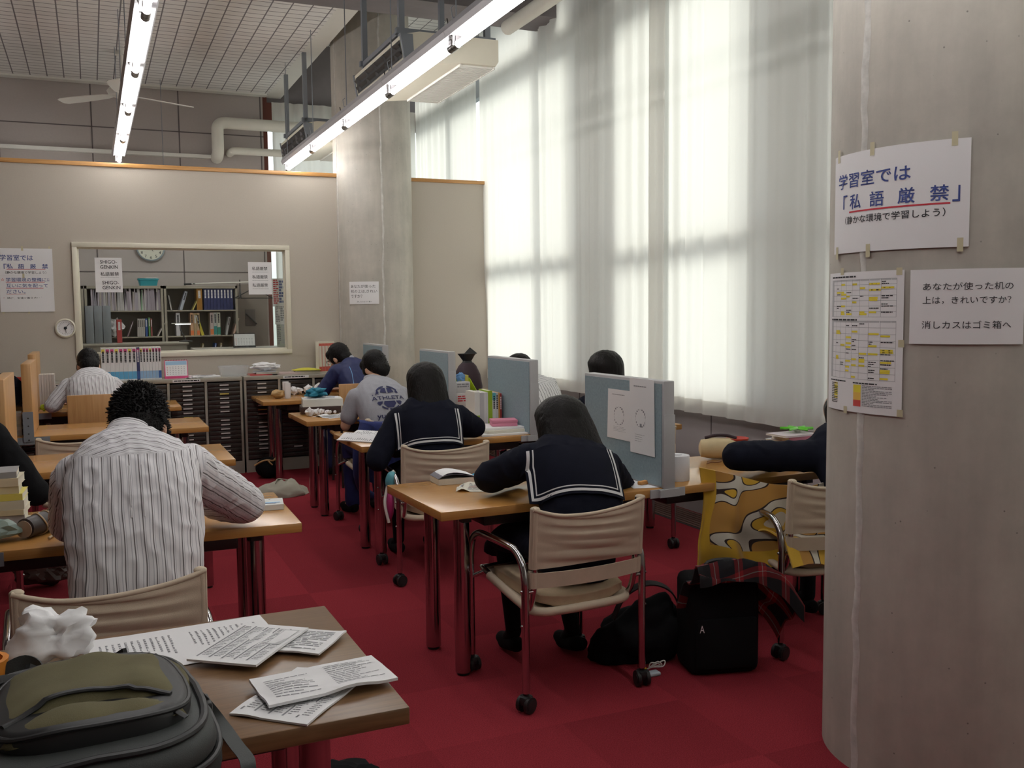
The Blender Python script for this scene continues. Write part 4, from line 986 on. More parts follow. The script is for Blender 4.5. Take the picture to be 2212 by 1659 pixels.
def person(label,loc,rz,spine,head,pitch,hyaw,arms,top,bottom,legs=None,hair='short',roll=0.,s=1.,vox=.008,group=None,hands=True,seed=1.,sleeve=1.,puff=0.,hroll=0.,headgrow=1.):
    """spine [(y,z,half width,half depth)] pelvis to neck; arms {'L','R': [shoulder, elbow, wrist]}"""
    pr=Person(); Rm=Matrix.Translation((0,0,.55))@Matrix.Rotation(roll,4,'Y')@Matrix.Translation((0,0,-.55))
    U=lambda p:Rm@V(p)
    hc=U(head); nb=U((0,spine[-1][0],spine[-1][1])); H=Matrix.Translation(hc)@Matrix.Rotation(hyaw,4,'Z')@Matrix.Rotation(-pitch,4,'X')@Matrix.Rotation(hroll,4,'Y')
    arms={k:[U(p) for p in a] for k,a in arms.items()}
    for k,a in arms.items():
        for i,rr_ in ((1,.052*s+puff),(2,.038*s+puff*.85)):
            if a[i].z>.72: a[i].z=max(a[i].z,ZD+.012+(rr_ if sleeve>.5 else .038))
    legs=legs or [((-.09,.02,.53),(-.11,.44,.52),(-.11,.42,.10),(-.115,.55,.04)),((.09,.02,.53),(.11,.44,.52),(.11,.42,.10),(.115,.55,.04))]
    def tors(mb,g): 
        t=MB(); torso(t,spine,g); mb.add([U(v) for v in t.v],t.f)
    # body
    mb=MB(); tors(mb,-.012)
    g_=headgrow
    mb.ell((0,0,0),(.074*g_,.092*g_,.098*g_),H@T(0,-.012,.022),0,20,14); mb.ell((0,0,0),(.058,.068,.078),H@T(0,.030,-.045),0,16,12)
    mb.ell((0,0,0),(.026,.024,.022),H@T(0,.072,-.102),0,12,8); mb.cap(H@V((0,.092,.0)),H@V((0,.112,-.035)),.009,.015,10); mb.ell((0,0,0),(.024,.012,.010),H@T(0,.092,-.066),0,10,8)
    for sx in (-1,1):
        mb.ell((0,0,0),(.010,.020,.031),H@T(sx*.077,-.004,-.018,0,0,-sx*.35),0,12,8); mb.ell((0,0,0),(.022,.012,.009),H@T(sx*.032,.082,.018),0,10,6)
    mb.cap(nb+(hc-nb)*-.15,H@V((0,-.03,-.05)),.056*s,.052*s)
    for k,a in arms.items():
        mb.cap(a[0],a[1],.042*s,.036*s); mb.cap(a[1],a[2],.036*s,.025*s)
        if hands: hand(mb,a[2],(a[2]-a[1]).normalized()*.6+V((0,.3,.03)) if len(a)<4 else (U(a[3])-a[2])*V((1,1,0))+V((0,0,.004)),(0,0,1),.95*s,.55,-1 if k=='R' else 1)
    for h,kn,an,to in legs:
        mb.cap(h,kn,.068*s,.05*s); mb.cap(kn,an,.05*s,.033*s); mb.cap(an,to,.032*s,.026*s)
    body=mkobj(blob(mb,min(vox,.0075),3),'person',K['skin']); body.location=loc; body.rotation_euler=(0,0,rz); tag(body,label,'person',group)
    # top garment
    mb=MB(); tors(mb,.006)
    for k,a in arms.items():
        sx=-1 if k=='L' else 1
        e=a[1]; r1,r2,r3=.058*s+puff,.050*s+puff,.036*s+puff*.8
        mb.cap(a[0],a[0]+(e-a[0])*min(1,sleeve*2),r1,r2 if sleeve>=.5 else r1*.98)
        if sleeve>.5: mb.cap(e,e+(a[2]-e)*min(1,(sleeve-.5)*2)*.96,r2,r3)
        mb.cap(U((sx*.05,spine[-1][0]-.02,spine[-1][1]-.03)),a[0],.045*s,r1*.9)
    A={k:[a[0],a[1],a[2]] for k,a in arms.items()}
    def weave(p):
        best=None
        for k,a in A.items():
            for (q0,q1,r) in ((a[0]+(a[1]-a[0])*.12,a[1],.06*s+puff),(a[1],a[2],.05*s+puff)):
                dd,t=segd(p,q0,q1)
                if dd<r*1.25 and (best is None or dd<best[0]): best=(dd,q0,q1,k)
        sx=1 if p.x>0 else -1
        if best and abs(p.x)>spine[len(spine)//2][2]*.93:
            d=(best[2]-best[1]).normalized(); a_=(p-best[1]); a_=a_-d*a_.dot(d); sd,u_=frame_along(d,V((0,1,.3)))
            return math.atan2(a_.dot(sd),a_.dot(u_))*.058+.31
        q=Rm.inverted()@p
        if q.z>spine[-1][1]-.012 and q.y<spine[-1][0]+.02: return q.y*.9+q.z*.8+abs(q.x)*.35
        return q.x*(1+.10*(q.z-.8))+.006*noise.noise(V((q.x*5,q.z*4,seed)))+.004*noise.noise(V((q.x*14,q.z*12,seed)))
    st=top[0] in('stripe','stripe2')
    tp=mkobj(blob(mb,vox,4),top[1],K[top[0]],body,fold=top[2],fs=top[3] if len(top)>3 else (9,9,6),seed=seed,weave=weave if st else None)
    pr.top=tp
    # lower garment
    mb=MB()
    if bottom[1]=='skirt':
        rs=[]
        for y,z,hw,hd in ((-.10,.61,.155,.06),(-.06,.565,.17,.10),(.10,.54,.185,.078),(.28,.535,.19,.078),(.42,.51,.195,.085),(.50,.45,.195,.06)): rs.append([V((hw*math.cos(2*PI*j/28)*(1+.02*(j%2)),y,z+hd*math.sin(2*PI*j/28)*(1+.05*(j%2)))) for j in range(28)])
        mb.loft(rs); t=MB(); torso(t,spine[:3],.004); mb.add([U(v) for v in t.v],t.f)
        sk=MB()
        for h,kn,an,to in legs: sk.cap(kn,an,.052*s,.036*s); sk.cap(an,V(to)*.999,.036*s,.030*s)
        for i,(h,kn,an,to) in enumerate(legs):
            q=MB(); q.cap(kn,an,.053*s,.037*s); q.cap(an,V(an)*.25+V(to)*.75,.036*s,.032*s); mkobj(blob(q,.009,3),'sock',K['blackcloth'],body)
    else:
        t=MB(); torso(t,[(a,b_,c,d_) for a,b_,c,d_ in spine[:3]],.0); mb.add([U(v) for v in t.v],t.f)
        for h,kn,an,to in legs: mb.cap(h,kn,.083*s,.066*s); mb.cap(kn,an,.066*s,.055*s)
    mkobj(blob(mb,.011,3),bottom[1],K[bottom[0]],body,fold=.004,fs=(9,9,9),seed=seed)
    for h,kn,an,to in legs:
        q=MB(); d=V(to)-V(an); q.cap(V(an)+V((0,-.03,-.045)),V(to)+V((0,.05,.0)),.036*s,.032*s); q.cap(V(an)+V((0,-.035,-.05)),V(to)+V((0,.02,-.012)),.032*s,.034*s)
        me_=blob(q,.009,3)
        for v in me_.vertices: v.co.z=max(v.co.z,.004)
        mkobj(me_,'shoe',K['blackcloth'],body)
    # hair
    rr=random.Random(seed*10); mb=MB(); HI=H.inverted()
    if hair in('short','spiky'):
        mb.ell((0,0,0),(.086*g_,.104*g_,.104*g_),H@T(0,-.020,.036),0,20,14); mb.ell((0,0,0),(.074,.06,.075),H@T(0,-.062,-.028),0,16,10)
        mb.ell((0,0,0),(.078,.05,.05),H@T(0,.045,.062),0,16,10)
        for sx in (-1,1): mb.ell((0,0,0),(.016,.025,.045),H@T(sx*.073,.022,.0),0,10,8)
        me=blob(mb,.008,2)
        base=mkobj(me,'hair',K['hair'],body,fold=.004 if hair=='spiky' else .0025,fs=(40,40,40),seed=seed)
        tu=MB(); nn=[n.vector.copy() for n in me.vertex_normals]; vs_=[v.co.copy() for v in me.vertices]; n_=2600 if hair=='spiky' else 500; L0=.017 if hair=='spiky' else .012
        for i in rr.sample(range(len(vs_)),min(n_,len(vs_))):
            n=nn[i]; hl=HI.to_3x3()@n; loc_=HI@vs_[i]
            if loc_.y>.085 or (loc_.z<-.05): L=L0*.5
            else: L=L0*rr.uniform(.7,1.35)
            dwn=(H.to_3x3()@V((0,-.4,-.75)) if hair!='spiky' else H.to_3x3()@V((rr.uniform(-.5,.5),rr.uniform(-.6,.3),-.15)))
            d=(n*(.75 if hair=='spiky' else .12)+dwn*.55+V((rr.uniform(-.3,.3),rr.uniform(-.3,.3),rr.uniform(-.3,.3)))).normalized()
            p=vs_[i]-n*.004; tu.tube([p,p+d*L*.5,p+d*L+V((0,0,-.1*L))],[.0038,.0027,.0004],4)
        hb=tu.build('hair_tufts',K['hair'],base,None)
    else:
        L,w1,w2,bs_=hair  # bob: length below head centre, half width at ear and hem
        rs=[]; k=18; zt=hc.z+.128*g_; ht=zt-(hc.z-L)
        for i in range(k+1):
            q=ht*(i/k)**1.15; dome=math.sqrt(max(0,1-(1-min(1,(q+.001)/.105))**2)); t=max(0,(q-.08)/(ht-.08))
            w=max(.006,(w1+(w2-w1)*t-.010*max(0,t-.85)/.15)*dome); dp=max(.006,(.108-.038*t)*dome); yb=hc.y-.012-bs_*t-.02*math.sin(pitch)*(1-t)
            rs.append([V((hc.x+w*math.copysign(abs(math.cos(a))**.85,math.cos(a)),yb+dp*math.sin(a),zt-q+.008*math.cos(3*a)*t)) for a in [2*PI*j/28 for j in range(28)]])
        mb.loft(rs)
        me=blob(mb,.0085,4); base=mkobj(me,'hair',K['hairb'],body,fold=.003,fs=(30,30,5),seed=seed)
        tu=MB()
        for i in range(150):
            a=rr.uniform(PI*1.0,PI*2.0) if rr.random()<.8 else rr.uniform(0,2*PI); w=w2*.97; z=hc.z-L+.05
            yb=hc.y-.02-bs_; x=hc.x+w*math.cos(a); y=yb+.055*math.sin(a); l=rr.uniform(.045,.075)
            tu.tube([(x,y,z),(x*.995+rr.uniform(-.004,.004)+hc.x*.005,y-.002,z-l*.6),(x+(hc.x-x)*.08+rr.uniform(-.008,.008),y+.004,z-l)],[.006,.0045,.0008],5)
        tu.build('hair_strands',K['hairb'],base,None)
    pr.body=body; pr.H=H; pr.U=U; pr.spine=spine; pr.hc=hc
    return pr
def pr_off(p): return .02*math.sin(p)
def bvh_of(o): return BVHTree.FromPolygons([v.co.copy() for v in o.data.vertices],[list(p.vertices) for p in o.data.polygons])
def backcaster(pr,c,ang):
    """returns place(x, s, o): a point on the garment's back; s runs up the back from height c"""
    tr=bvh_of(pr.top); e=V((0,math.sin(ang),math.cos(ang))); n=V((0,-math.cos(ang),math.sin(ang)))
    def pl(x,s,o=0.):
        q=V((x,c[0],c[1]))+e*s; q=pr.U(q); hit=tr.ray_cast(q+n*.6,-n,1.2)
        if hit[0] is None: return q+n*.02
        return hit[0]+hit[1]*o
    return pl
def collar_band(pr,m,r=.064,h=.032,y=0.,z=0.):
    sp=pr.spine[-1]; hc=pr.hc; nb=pr.U((0,sp[0]+y,sp[1]+z)); d=(hc-nb).normalized()*.5+V((0,.12,1))*.5; d.normalize(); sd,u=frame_along(d,V((0,1,0)))
    rings=[]; n=28
    for k,(q,rr_) in enumerate(((0,r*1.10),(h,r*1.0),(h+.004,r*.96),(h*.9,r*.90),(.0,r*.95))):
        rings.append([nb+d*(q-.012)+(sd*math.cos(2*PI*j/n)+u*math.sin(2*PI*j/n))*rr_ for j in range(n)])
    b=MB(); b.loft(rings,caps=False,closed=True); o=b.build('collar',K[m],pr.top,60)
    me=o.data; at=me.attributes.new('weave','FLOAT','POINT'); at.data.foreach_set('value',[ (v.co-nb).dot(d)*.9 for v in me.vertices]); return o
def sailor_collar(pr,c,ang,w0,w1,h,skew=0.,dx=0.):
    pl=backcaster(pr,c,ang); nu,nv=30,22
    G=[]
    for i in range(nu+1):
        u=-1+2*i/nu; row=[]
        for j in range(nv+1):
            t=j/nv; w=w0+(w1-w0)*t; p=pl(dx+u*w,h*(1-t)+skew*u,.008+.004*t+.002*math.sin(u*9+t*4)); row.append(p)
        G.append(row)
    # relax so the flap hangs as cloth
    for _ in range(6):
        G2=[[q.copy() for q in r] for r in G]
        for i in range(1,nu):
            for j in range(1,nv): G[i][j]=(G2[i-1][j]+G2[i+1][j]+G2[i][j-1]+G2[i][j+1])*.25
    b=MB(); b.sheet(G,.003); o=b.build('sailor_collar',K['navy'],pr.top,60)
    # braid lines run along both sides and the hem
    def at(u,t):
        fu=(u+1)/2*nu; ft=t*nv; i=min(nu-1,max(0,int(fu))); j=min(nv-1,max(0,int(ft))); a=fu-i; bb=ft-j
        return G[i][j].lerp(G[i+1][j],a).lerp(G[i][j+1].lerp(G[i+1][j+1],a),bb)
    di=(G[1][0]-G[0][0]); sgn=1
    nrm=(G[nu//2+1][nv//2]-G[nu//2-1][nv//2]).cross(G[nu//2][nv//2+1]-G[nu//2][nv//2-1]).normalized()
    off=nrm*(-.0022)
    for (ins,wd) in ((.010,.011),(.030,.0045)):
        b=MB(); us=w0; 
        def strip(f,g,n=30):
            vs=[];fs=[]
            for k in range(n+1):
                vs+=[f(k/n)+off,g(k/n)+off]
            for k in range(n): fs.append((2*k,2*k+1,2*k+3,2*k+2))
            b.add(vs,fs)
        wu=lambda m_:1-m_/w1; wt=lambda m_:1-m_/h
        a0,a1=ins,ins+wd
        strip(lambda t:at(-wu(a0),t*wt(a0)),lambda t:at(-wu(a1),t*wt(a1))); strip(lambda t:at(wu(a1),t*wt(a1)),lambda t:at(wu(a0),t*wt(a0)))
        strip(lambda t:at(wu(a0)*(2*t-1),wt(a0)),lambda t:at(wu(a1)*(2*t-1),wt(a1)))
        b.build('braid',K['braid'],o,None)
    return o

# spiky haired man in the striped shirt, leaning on the aisle desk
SP1=[(-.01,.47,.165,.115),(-.025,.60,.172,.115),(.0,.75,.185,.118),(.05,.87,.192,.122),(.115,.98,.192,.115),(.18,1.045,.165,.095),(.235,1.085,.082,.074)]
p=person('man with spiky black hair in a grey striped white shirt, leaning on the aisle desk',(.095,3.03,0),R(0),SP1,(.035,.36,1.125),R(50),R(-3),
  {'L':[(-.150,.20,.985),(-.185,.47,.79),(-.06,.62,.765),(.03,.66,.755)],'R':[(.165,.19,1.0),(.385,.50,.80),(.23,.60,.785),(.10,.66,.765)]},('stripe','shirt',.0065,(11,11,7)),('blackcloth','trousers'),hair='spiky',s=1.06,vox=.007,seed=1.3,sleeve=.80,puff=.018)
collar_band(p,'stripe',.068,.036,.02,.02)
b=MB(); pl=backcaster(p,(.0,.75),.36)
for x in (-.012,.024): b.tube([pl(x,s_/100,.001) for s_ in range(12,30,2)],.0022,6)
b.build('back_pleat',K['braid'],p.top)
# farther man in the same kind of shirt
SP2=[(0,.47,.16,.11),(-.005,.60,.165,.112),(.02,.74,.178,.112),(.06,.85,.185,.11),(.10,.93,.18,.10),(.145,.99,.135,.085),(.18,1.02,.072,.066)]
p=person('man in a grey striped white shirt writing by the drawer cabinets, chair back behind him',(-.01,8.14,0),R(6),SP2,(-.0,.26,1.08),R(40),0,
  {'L':[(-.165,.13,.93),(-.29,.10,.76),(-.22,.34,.775),(-.15,.42,.765)],'R':[(.165,.13,.93),(.27,.25,.78),(.12,.42,.775),(.05,.46,.765)]},('stripe','shirt',.006,(11,11,7)),('blackcloth','trousers'),hair='short',s=1.,vox=.009,seed=2.2,sleeve=.9,puff=.006)
collar_band(p,'stripe',.066,.034,.01,.02)
# boy in the navy jersey
SP3=[(0,.47,.16,.11),(-.01,.60,.165,.112),(.02,.74,.178,.115),(.08,.86,.185,.115),(.15,.95,.175,.105),(.215,1.0,.125,.085),(.255,1.03,.07,.066)]
p=person('boy in a navy track jacket with pale blue piping bent over his desk',(2.16,8.20,0),R(18),SP3,(-.055,.35,1.07),R(32),R(24),
  {'L':[(-.175,.18,.955),(-.26,.26,.75),(-.10,.47,.765),(-.02,.52,.755)],'R':[(.175,.18,.955),(.25,.35,.77),(.08,.48,.765),(.0,.53,.755)]},('jersey','track_jacket',.005),('jersey','trousers'),hair='short',s=1.,vox=.009,seed=3.1,roll=R(4),puff=.008)
collar_band(p,'polo',.064,.04,.015,.01)
pl=backcaster(p,(.03,.76),.6); sf=Sheet(lambda u,v,o=0.:pl(u,-v,.004+o))
K['sky']=mat('pale_blue_print',(.16,.34,.62),.7)
b=MB()
def emblem(sf,cx,cy,r,ink,gap='',hex_=True):
    b=sf.mb(ink)
    def poly(pts): b.add([sf.p(cx+x*r,cy+y*r,.001) for x,y in pts],[tuple(range(len(pts)))[::-1]])
    def arc(a0,a1,r0,r1,n=4): 
        A=[(r1*math.cos(R(a0+(a1-a0)*i/n)),r1*math.sin(R(a0+(a1-a0)*i/n))) for i in range(n+1)]; B=[(r0*math.cos(R(a0+(a1-a0)*i/n)),r0*math.sin(R(a0+(a1-a0)*i/n))) for i in range(n+1)]
        poly(A+B[::-1])
    # v grows downwards: upper panels then lower panels of a stitched ball
    poly([(-.52,-.42),(-.36,-.78),(-.06,-.80),(-.06,-.36)]); poly([(.52,-.42),(.36,-.78),(.06,-.80),(.06,-.36)])
    arc(218,262,.88,1.,4); arc(278,322,.88,1.,4); poly([(-.86,-.34),(-.72,-.66),(-.60,-.46),(-.66,-.34)]); poly([(.86,-.34),(.72,-.66),(.60,-.46),(.66,-.34)])
    poly([(-.38,.30),(-.46,.52),(-.22,.80),(.22,.80),(.46,.52),(.38,.30)]); poly([(-.86,.30),(-.74,.58),(-.56,.48),(-.48,.30)]); poly([(.86,.30),(.74,.58),(.56,.48),(.48,.30)])
    arc(48,76,.88,1.,3); arc(84,96,.88,1.,2); arc(104,132,.88,1.,3); arc(22,40,.84,1.,3); arc(140,158,.84,1.,3)
emblem(sf,.045,-.135,.052,'sky'); sf.text('ATHLETA',-.01,-.150,.103,-.128,'sky',.01); sf.finish(p.top,'back_print')
b=MB(); b.tube([pl(-.135+.02*math.sin(s_*.06),s_/100,.002) for s_ in range(-8,24,2)],.003,6); b.build('piping',K['sky'],p.top)
b=MB(); H=p.H
for sx in (-1,1): b.tube(smooth_path([H@V((sx*(.036+.026*math.cos(a)),.098+.0*a,.012+.02*math.sin(a))) for a in [i*PI/5 for i in range(10)]],2,True),.0018,6,closed=True); b.tube([H@V((sx*.062,.095,.016)),H@V((sx*.084,.0,.012))],.002,6)
b.build('glasses',K['black'],p.body)
# boy in the grey polo
SP4=[(0,.47,.155,.11),(-.015,.60,.16,.11),(.01,.74,.172,.112),(.065,.83,.186,.112),(.13,.90,.182,.104),(.195,.95,.135,.085),(.24,.975,.068,.064)]
p=person('boy in a grey polo shirt with a navy ball emblem, bent over his desk',(1.865,6.44,0),R(6),SP4,(.045,.32,1.075),R(34),R(14),
  {'L':[(-.175,.14,.89),(-.24,.18,.69),(-.10,.43,.76),(-.03,.50,.752)],'R':[(.175,.14,.89),(.24,.30,.77),(.08,.46,.765),(.0,.5,.755)]},('polo','polo_shirt',.004),('bluecloth','trousers'),hair='short',s=1.,vox=.008,seed=4.4,sleeve=.33,puff=.006)
collar_band(p,'polo',.066,.038,.012,.015)
b=MB(); sp=p.spine[-1]
pl=backcaster(p,(.02,.70),.46); sf=Sheet(lambda u,v,o=0.:pl(u,-v,.004+o)); K['navyp']=mat('navy_print',(.022,.024,.085),.8)
emblem(sf,.0,-.150,.098,'navyp'); sf.text('ATHLETA',-.118,-.162,.118,-.132,'navyp',.02)
for k,u in enumerate((-.105,-.085,-.065)): sf.text('★',u-.006,-.183-.002*k,u+.006,-.171-.002*k,'navyp')
sf.text('yug',-.105,-.022,-.02,.012,'navyp',.03); sf.finish(p.top,'back_print')
# girls in sailor uniforms
def girl(label,loc,rz,sp,head,pitch,hyaw,arms,hair,roll,seed,legs=None,col=None,s=.94,**k):
    p=person(label,loc,rz,sp,head,pitch,hyaw,arms,('navy','sailor_blouse',.006,(8,8,6)),('navy','skirt'),legs,hair,roll,s,.0085,None,True,seed,1.,.018,**k)
    if col: sailor_collar(p,*col)
    return p
SG=[(0,.47,.16,.115),(-.03,.58,.155,.105),(-.015,.70,.16,.105),(.04,.80,.178,.105),(.115,.875,.185,.098),(.19,.918,.135,.08),(.24,.94,.066,.058)]
girl('full bobbed girl in a sailor uniform at the desk with taped sketches',(1.725,3.33,0),R(0),SG,(.0,.27,1.01),R(36),R(-4),
  {'L':[(-.17,.15,.865),(-.27,.31,.765),(-.06,.47,.76),(.0,.48,.755)],'R':[(.175,.15,.865),(.375,.33,.765),(.18,.49,.76),(.08,.5,.755)]},(.165,.118,.150,.17),R(9),5.2,
  legs=[((-.09,.02,.53),(-.12,.42,.52),(-.11,.36,.11),(-.11,.44,.045)),((.09,.02,.53),(.11,.42,.52),(.125,.26,.11),(.125,.34,.045))],col=((.01,.70),.62,.185,.188,.22,0.,-.035),headgrow=1.04)
SG5=[(0,.47,.155,.11),(-.02,.60,.152,.105),(-.0,.73,.16,.105),(.035,.82,.175,.105),(.085,.89,.185,.098),(.135,.945,.135,.08),(.165,.97,.066,.058)]
girl('straight bobbed girl in a sailor uniform at the second window row desk',(1.75,5.13,0),R(-4),SG5,(.005,.205,1.07),R(26),R(4),
  {'L':[(-.175,.10,.875),(-.315,.02,.66),(-.17,.30,.755),(-.07,.36,.755)],'R':[(.175,.10,.875),(.30,.17,.765),(.16,.35,.76),(.08,.40,.755)]},(.165,.112,.122,.12),R(1),6.3,col=((.0,.70),.45,.19,.19,.21,0.,-.03))
girl('girl with a short rounded bob in a sailor uniform beside the window, behind the divider',(2.96,5.10,0),R(10),SG5,(.0,.15,1.11),R(18),R(6),
  {'L':[(-.17,.09,.90),(-.26,.20,.765),(-.1,.40,.76),(-.02,.45,.755)],'R':[(.17,.09,.90),(.27,.2,.765),(.12,.4,.76),(.05,.45,.755)]},(.115,.116,.112,.045),0.,7.7,col=((.0,.73),.45,.185,.185,.21,0.,.0))
p=person('long haired girl in a striped blouse by the window, mostly behind a divider',(3.12,6.52,0),R(10),SG,(-.06,.26,1.03),R(38),R(8),
  {'L':[(-.16,.15,.90),(-.27,.27,.765),(-.1,.45,.76),(-.02,.5,.755)],'R':[(.165,.15,.90),(.28,.27,.765),(.12,.45,.76),(.05,.5,.755)]},('stripe2','blouse',.007,(11,11,8)),('navy','skirt'),None,(.14,.108,.12,.06),0.,.96,.0095,None,True,8.1,1.,.012)
SG9=[(0,.49,.16,.115),(-.02,.60,.16,.105),(-.01,.70,.165,.10),(.05,.79,.175,.095),(.12,.855,.17,.09),(.19,.89,.12,.075),(.23,.91,.062,.056)]
girl('girl in a dark sailor uniform slumped on the desk, mostly behind the near pillar',(3.08,3.20,0),R(-4),SG9,(.16,.31,.975),R(50),R(20),
  {'L':[(-.17,.13,.83),(-.47,.25,.83),(-.14,.44,.785),(.08,.44,.785)],'R':[(.165,.13,.83),(.30,.33,.78),(.15,.48,.775),(.1,.6,.755)]},(.10,.112,.12,.045),0.,9.4,legs=[((-.10,.02,.53),(-.17,.40,.52),(-.17,.38,.10),(-.175,.50,.04)),((.04,.02,.53),(.02,.40,.52),(.02,.38,.10),(.02,.50,.04))])
person('student in a black coat reaching from the picture edge past a tall book stack',(-.62,4.92,0),R(4),SP2,(.0,.28,1.10),R(36),0,
  {'L':[(-.17,.13,.93),(-.30,.30,.78),(-.1,.46,.775),(-.02,.5,.765)],'R':[(.175,.10,.93),(.345,.04,.66),(.03,.27,.755),(-.05,.33,.755)]},('blackcloth','coat',.006,(8,8,6)),('blackcloth','trousers'),None,'short',0.,1.04,.009,None,True,12.1,1.,.014)
# ------------------------------------------------------------------ things on the desks
TD=ZD+.0006
def stack(lst,x,y,z,rz=0,group=None):
    for i,(th,h,d,c,lab,dx,dr) in enumerate(lst):
        book('book',lab,(x+dx,y-d/2,z),(th,h,d),c,rz=rz+R(dr),up=False,group=group,title=False); z+=th+.0005
    return z
# desk by the far pillar: tubes, pouch, tissues
for x,y,lab in ((1.60,8.80,'white paper tube standing behind the tan pouch on the desk by the far pillar'),(1.585,8.63,'white paper tube standing next to the tan pouch, nearer the desk edge')):
    b=MB(); b.lathe([(.019,0),(.0275,0),(.0285,.004),(.0285,.136),(.0275,.139),(.019,.139),(.019,0)],24); o=b.build('paper_tube',K['paper'],None,40); o.location=(x,y,TD); tag(o,lab,'paper tube')
K['tan']=mat('tan_leather',(.45,.28,.11),.5,var=.15,vs=14)
o=crumple('tan_pouch','tan pouch lying beside the paper tubes on the desk by the far pillar',(1.50,8.64,TD),.06,4.4,'tan',1.6,.3,'pouch',(1.1,.8,.65))
r=random.Random(3)
for i,(x,y) in enumerate(((1.66,9.0),(1.71,8.95),(1.76,8.98),(1.82,8.94),(1.88,8.98),(1.94,8.96),(1.85,9.03),(1.70,9.03))):
    crumple('crumpled_tissue','crumpled white tissue in the row behind the paper tubes',(x,y,TD),r.uniform(.032,.046),i*3.3,'paper',2.6,.75,'tissue',(1,.9,r.uniform(.7,1.3)),'tissues behind the paper tubes',2)
# third window row desk: boxes, teal cloth, tissue balls, cup, paper
K['brownbox']=mat('brown_box',(.045,.02,.014),.5); K['tealcloth']=mat('teal_cloth',(.01,.16,.24),.8)
t=thing('dictionary_case','dark brown slip case under the white book on the tissue strewn desk','box',(1.585,7.30,TD),R(-8)); b=MB(); b.rbox(-.15,.15,-.11,.11,0,.055,.004); b.build('case_body',K['brownbox'],t)
book('book','thick white book with a green corner lying on the dark brown case',(1.585,7.19,TD+.0555),(.055,.30,.22),(.72,.72,.66),rz=R(-8),up=False,title=False)
flat_paper('paper_sheet','white handout lying on the thick white book',(1.60,7.32,TD+.112),.26,.19,R(-14),.004,7,pr=pr_text(12))
crumple('teal_cloth','folded teal cloth on top of the white book',(1.56,7.33,TD+.114),.075,6.1,'tealcloth',1.8,.6,'cloth',(1.25,.9,.5))
for i,(x,y,q) in enumerate(((1.455,7.10,.034),(1.50,7.13,.024),(1.53,7.16,.026),(1.565,7.185,.024),(1.60,7.16,.02),(1.63,7.19,.017),(1.66,7.16,.014))): crumple('paper_ball','crumpled paper ball along the brown case',(x,y-.03,TD),q,20+i*2.1,'paper',2.6,.6,'paper ball',(1,1,.95),'paper balls along the brown case',2)
flat_paper('paper_sheet','white sheet curling over the front edge of the tissue strewn desk',(1.63,6.98,TD),.26,.22,R(22),.03,9,pr=pr_text(14))
b=MB(); b.lathe([(.024,0),(.026,.001),(.036,.082),(.038,.085),(.036,.087),(.0345,.083),(.0245,.004),(.0,.004)],28); o=b.build('paper_cup',K[pal((.70,.66,.54))],None,40); o.location=(1.72,7.27,TD); tag(o,'cream paper cup behind the curling white sheet','cup')
for th,z,c,lab in ((.02,0,(.6,.6,.55),'pale workbook beneath the yellow notebook behind the cup'),(.022,.0205,(.70,.58,.04),'yellow notebook on the pale workbook behind the cup')): book('notebook',lab,(1.93,7.24,TD+z),(th,.24,.18),c,rz=R(-20),up=False,title=False,cat='notebook')
flat_paper('paper_sheet','grey magazine page between the cup and the polo boy',(1.80,7.17,TD),.2,.2,R(8),.006,4,pr=pr_text(16))
# second desk: open book, binders, pink box, figure
def openbook(name,label,loc,w,d,rz,rise=.02,pr=None,th=.006):
    b=MB(); f=lambda u:rise*(1-abs(u)**.5)*.6+rise*.8*math.exp(-((abs(u)-.45)/.3)**2)
    b.sheet([[(-w/2+w*i/24,-d/2+d*j/6,f(-1+2*i/24)) for j in range(7)] for i in range(25)],th); o=b.build(name,K['paper'],None,60); o.location=loc; o.rotation_euler=(0,0,rz); tag(o,label,'book')
    s=Sheet(lambda u,v,o_=0.:V((-w/2+u,d/2-v,f(-1+2*u/w)+th+o_*.6))); s.lines(w*.05,d*.08,w*.46,d*.92,16,'inkgrey',4,6,.4); s.lines(w*.54,d*.08,w*.95,d*.92,16,'inkgrey',5,6,.4); s.finish(o,'print'); return o
openbook('open_book','open book arched at the corner of the second window row desk',(1.53,5.62,TD),.30,.30,R(38),.035)
x=2.245
for th,h,d,c,lab,ti in ((.036,.245,.2,(.72,.73,.70),'white binder with a green corner at the start of the window row binders',0),(.028,.24,.2,(.50,.50,.52),'grey edged binder second in the upright row by the pink box',0),(.016,.24,.2,(.72,.72,.72),'slim white binder third in the upright row by the pink box',0),(.014,.24,.2,(.70,.70,.72),'slim white binder fourth in the upright row by the pink box',0),(.030,.25,.2,(.30,.45,.02),'lime green clear file in the upright row by the pink box',0),(.024,.24,.2,(.68,.72,.70),'white textbook with black lettering and a blue patch by the divider',1),(.018,.235,.2,(.62,.62,.6),'white textbook with a black label near the divider',1),(.010,.235,.2,(.62,.30,.05),'orange pamphlet in the upright row by the divider',0),(.014,.23,.2,(.30,.03,.03),'dark red book standing against the blue divider',1)):
    o=book('binder' if 'binder' in lab or 'file' in lab else 'textbook',lab,(x+th/2,5.72,TD),(th-.001,h,d),c,title=bool(ti),cat='binder' if 'binder' in lab else 'book',band=(.78,.98,(.12,.45,.52)) if 'blue patch' in lab else ((.0,.38,(.30,.45,.05)) if 'green corner' in lab else None),rz=R(-4)); x+=th
K['pinkbox']=mat('pink_box',(.68,.24,.34),.55)
z_=TD
